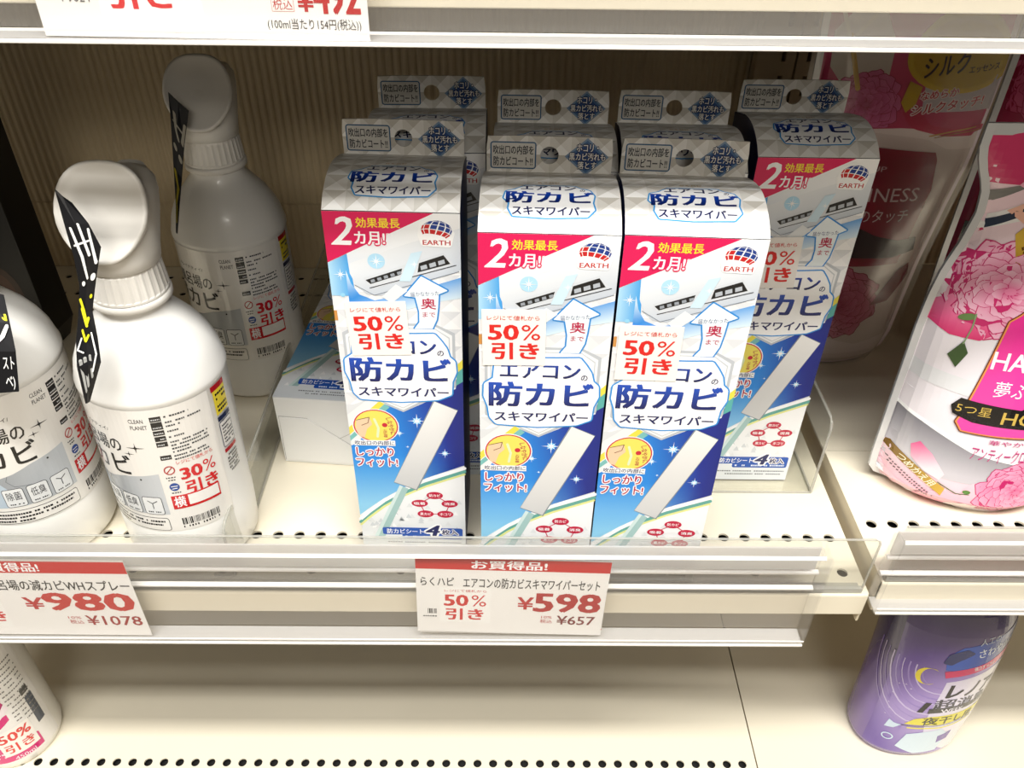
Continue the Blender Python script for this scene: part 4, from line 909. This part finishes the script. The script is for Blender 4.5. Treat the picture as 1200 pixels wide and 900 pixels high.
# ------------------------------------------------------------------ price tags
def price_tag(label, x, y, z, w_, h_, rot, fn):
    t = thing('price_tag', label, 'price tag', (x, y, z), 0, R(rot))
    b = MB(); b.box(-w_/2, w_/2, 0, .35, -h_/2, h_/2); c = b.build('card', mat('tag_card', '#f6f3ef', .5), t)
    p = Print(); fn(p); obj('printed_lettering', p.mesh('tag_print', lambda u, v, l: (u, -.02-l, v), .03), M_paper, c); return t
RD = '#c8201f'
def t598(p):
    p.rect(-61, 26.4, 61, 37, '#d32a21', 1); p.text('お買得品!', -26, 27.6, 21, 35.6, '#ffffff', 3, .04)
    p.text('らくハピ', -58, 10.2, -37, 18.6, '#26211f', 3, .02); p.text('エアコンの防カビスキマワイパーセット', -31, 9, 56, 19, '#26211f', 3, .02)
    p.text('レジにて値札から', -43, 4.4, -16, 7.0, '#d32a21', 3, 0); p.text('50', -43, -9.6, -28, 1.6, '#d8281f', 3, .05); p.text('%', -25.6, -9.8, -16, 1.8, '#d8281f', 3, .01); p.text('引き', -42, -24, -18, -12.4, '#d8281f', 3, .055)
    p.rect(-46, -27, -13, 9, '#fbfaf7', 1); p.bars(-54, -18, -48.5, -13, 2); p.dashes(-57, -21.5, -48, 1.2, '#555555', 2)
    p.text('¥', 4.4, -11.6, 14.4, .8, RD, 3, .03); p.text('598', 15.4, -13.4, 57.5, 5.2, '#bf2120', 3, .05)
    p.text('¥657', 31, -26.6, 56, -17.4, '#8e2321', 3, .02); p.text('10%', 20.6, -20.5, 27.6, -18, RD, 3, .0); p.text('税込', 20, -25.6, 28, -21.6, RD, 3, .0)
def t980(p):
    p.rect(-63, 25.4, 63, 36.5, '#d32a21', 1); p.text('お買得品!', -30, 26.8, 9, 35.2, '#ffffff', 3, .04)
    p.text('セット', -60, 9, -44, 17, '#26211f', 3, .02); p.text('お風呂場の減カビWHスプレー', -37, 8.4, 61, 18.6, '#26211f', 3, .02)
    p.rect(-64, -30, -26, 9, '#fbfaf7', 1); p.text('レジにて値札から', -56, 3.4, -33, 6, '#d32a21', 3, 0); p.text('50%', -56, -9.4, -29, 2.2, '#d8281f', 3, .04); p.text('引き', -52, -24, -28, -12.4, '#d8281f', 3, .055)
    p.text('¥', -11, -10.6, 1, 1.2, RD, 3, .03); p.text('980', 2.4, -11.6, 59, 6, '#cf3527', 3, .05)
    p.text('¥1078', 24, -27, 60, -17, '#b02a22', 3, .02); p.text('10%', 12.5, -20.5, 21, -18, RD, 3, 0); p.text('税込', 12.5, -26, 21.5, -21.6, RD, 3, 0)
def t492(p):
    p.rect(-39, -33, 0, 20, '#fdfcfa', 1); p.text('引き', -36, -24.4, -10, -12, '#e0262c', 3, .055); p.text('50%', -36, -10, -8, 3, '#e0262c', 3, .04)
    p.text('10%', 26.8, -18, 34, -15.2, RD, 3, 0); p.frame(26.4, -24.6, 35, -18.8, .2, .2, '#e3a5a0', 1, '#f8f4f0'); p.text('税込', 27, -24, 34.4, -19.6, RD, 3, 0)
    p.text('¥', 36.5, -24.4, 42.6, -17, RD, 3, .03); p.text('492', 43, -25, 60, -13, RD, 3, .05); p.text('(100ml当たり154円(税込))', 24, -31.6, 60, -27, '#3a3634', 3, .0)
    p.text('4 9024', -54, -22.4, -42, -19, '#6b6866', 3, 0); p.text('¥448', 10, -8, 60, 14, RD, 3, .05)
def tback(p): p.text('4 901080 689113', -36, -35.6, 8, -33.2, '#5a5654', 2, 0); p.stroke([(-61, -31), (61, -31)], .6, '#cf3527', 2)
price_tag('white and red tag reading 598 yen under the middle front cartons', 5.0, -11.4, 8.4, 122, 75, 1.9, t598)
price_tag('white tag mostly hidden behind the 598 yen tag, only its bottom number line showing', 5.5, -9.2, 4.5, 122, 75, 1.0, tback)
price_tag('white and red tag reading 980 yen at the left end of the middle rail', -299, -11.2, 4.6, 126, 76, 0.4, t980)
price_tag('white tag reading 492 yen in the top rail above the spray bottles', -116.5, -11.4, 388-0.5, 126, 70, 0.4, t492)
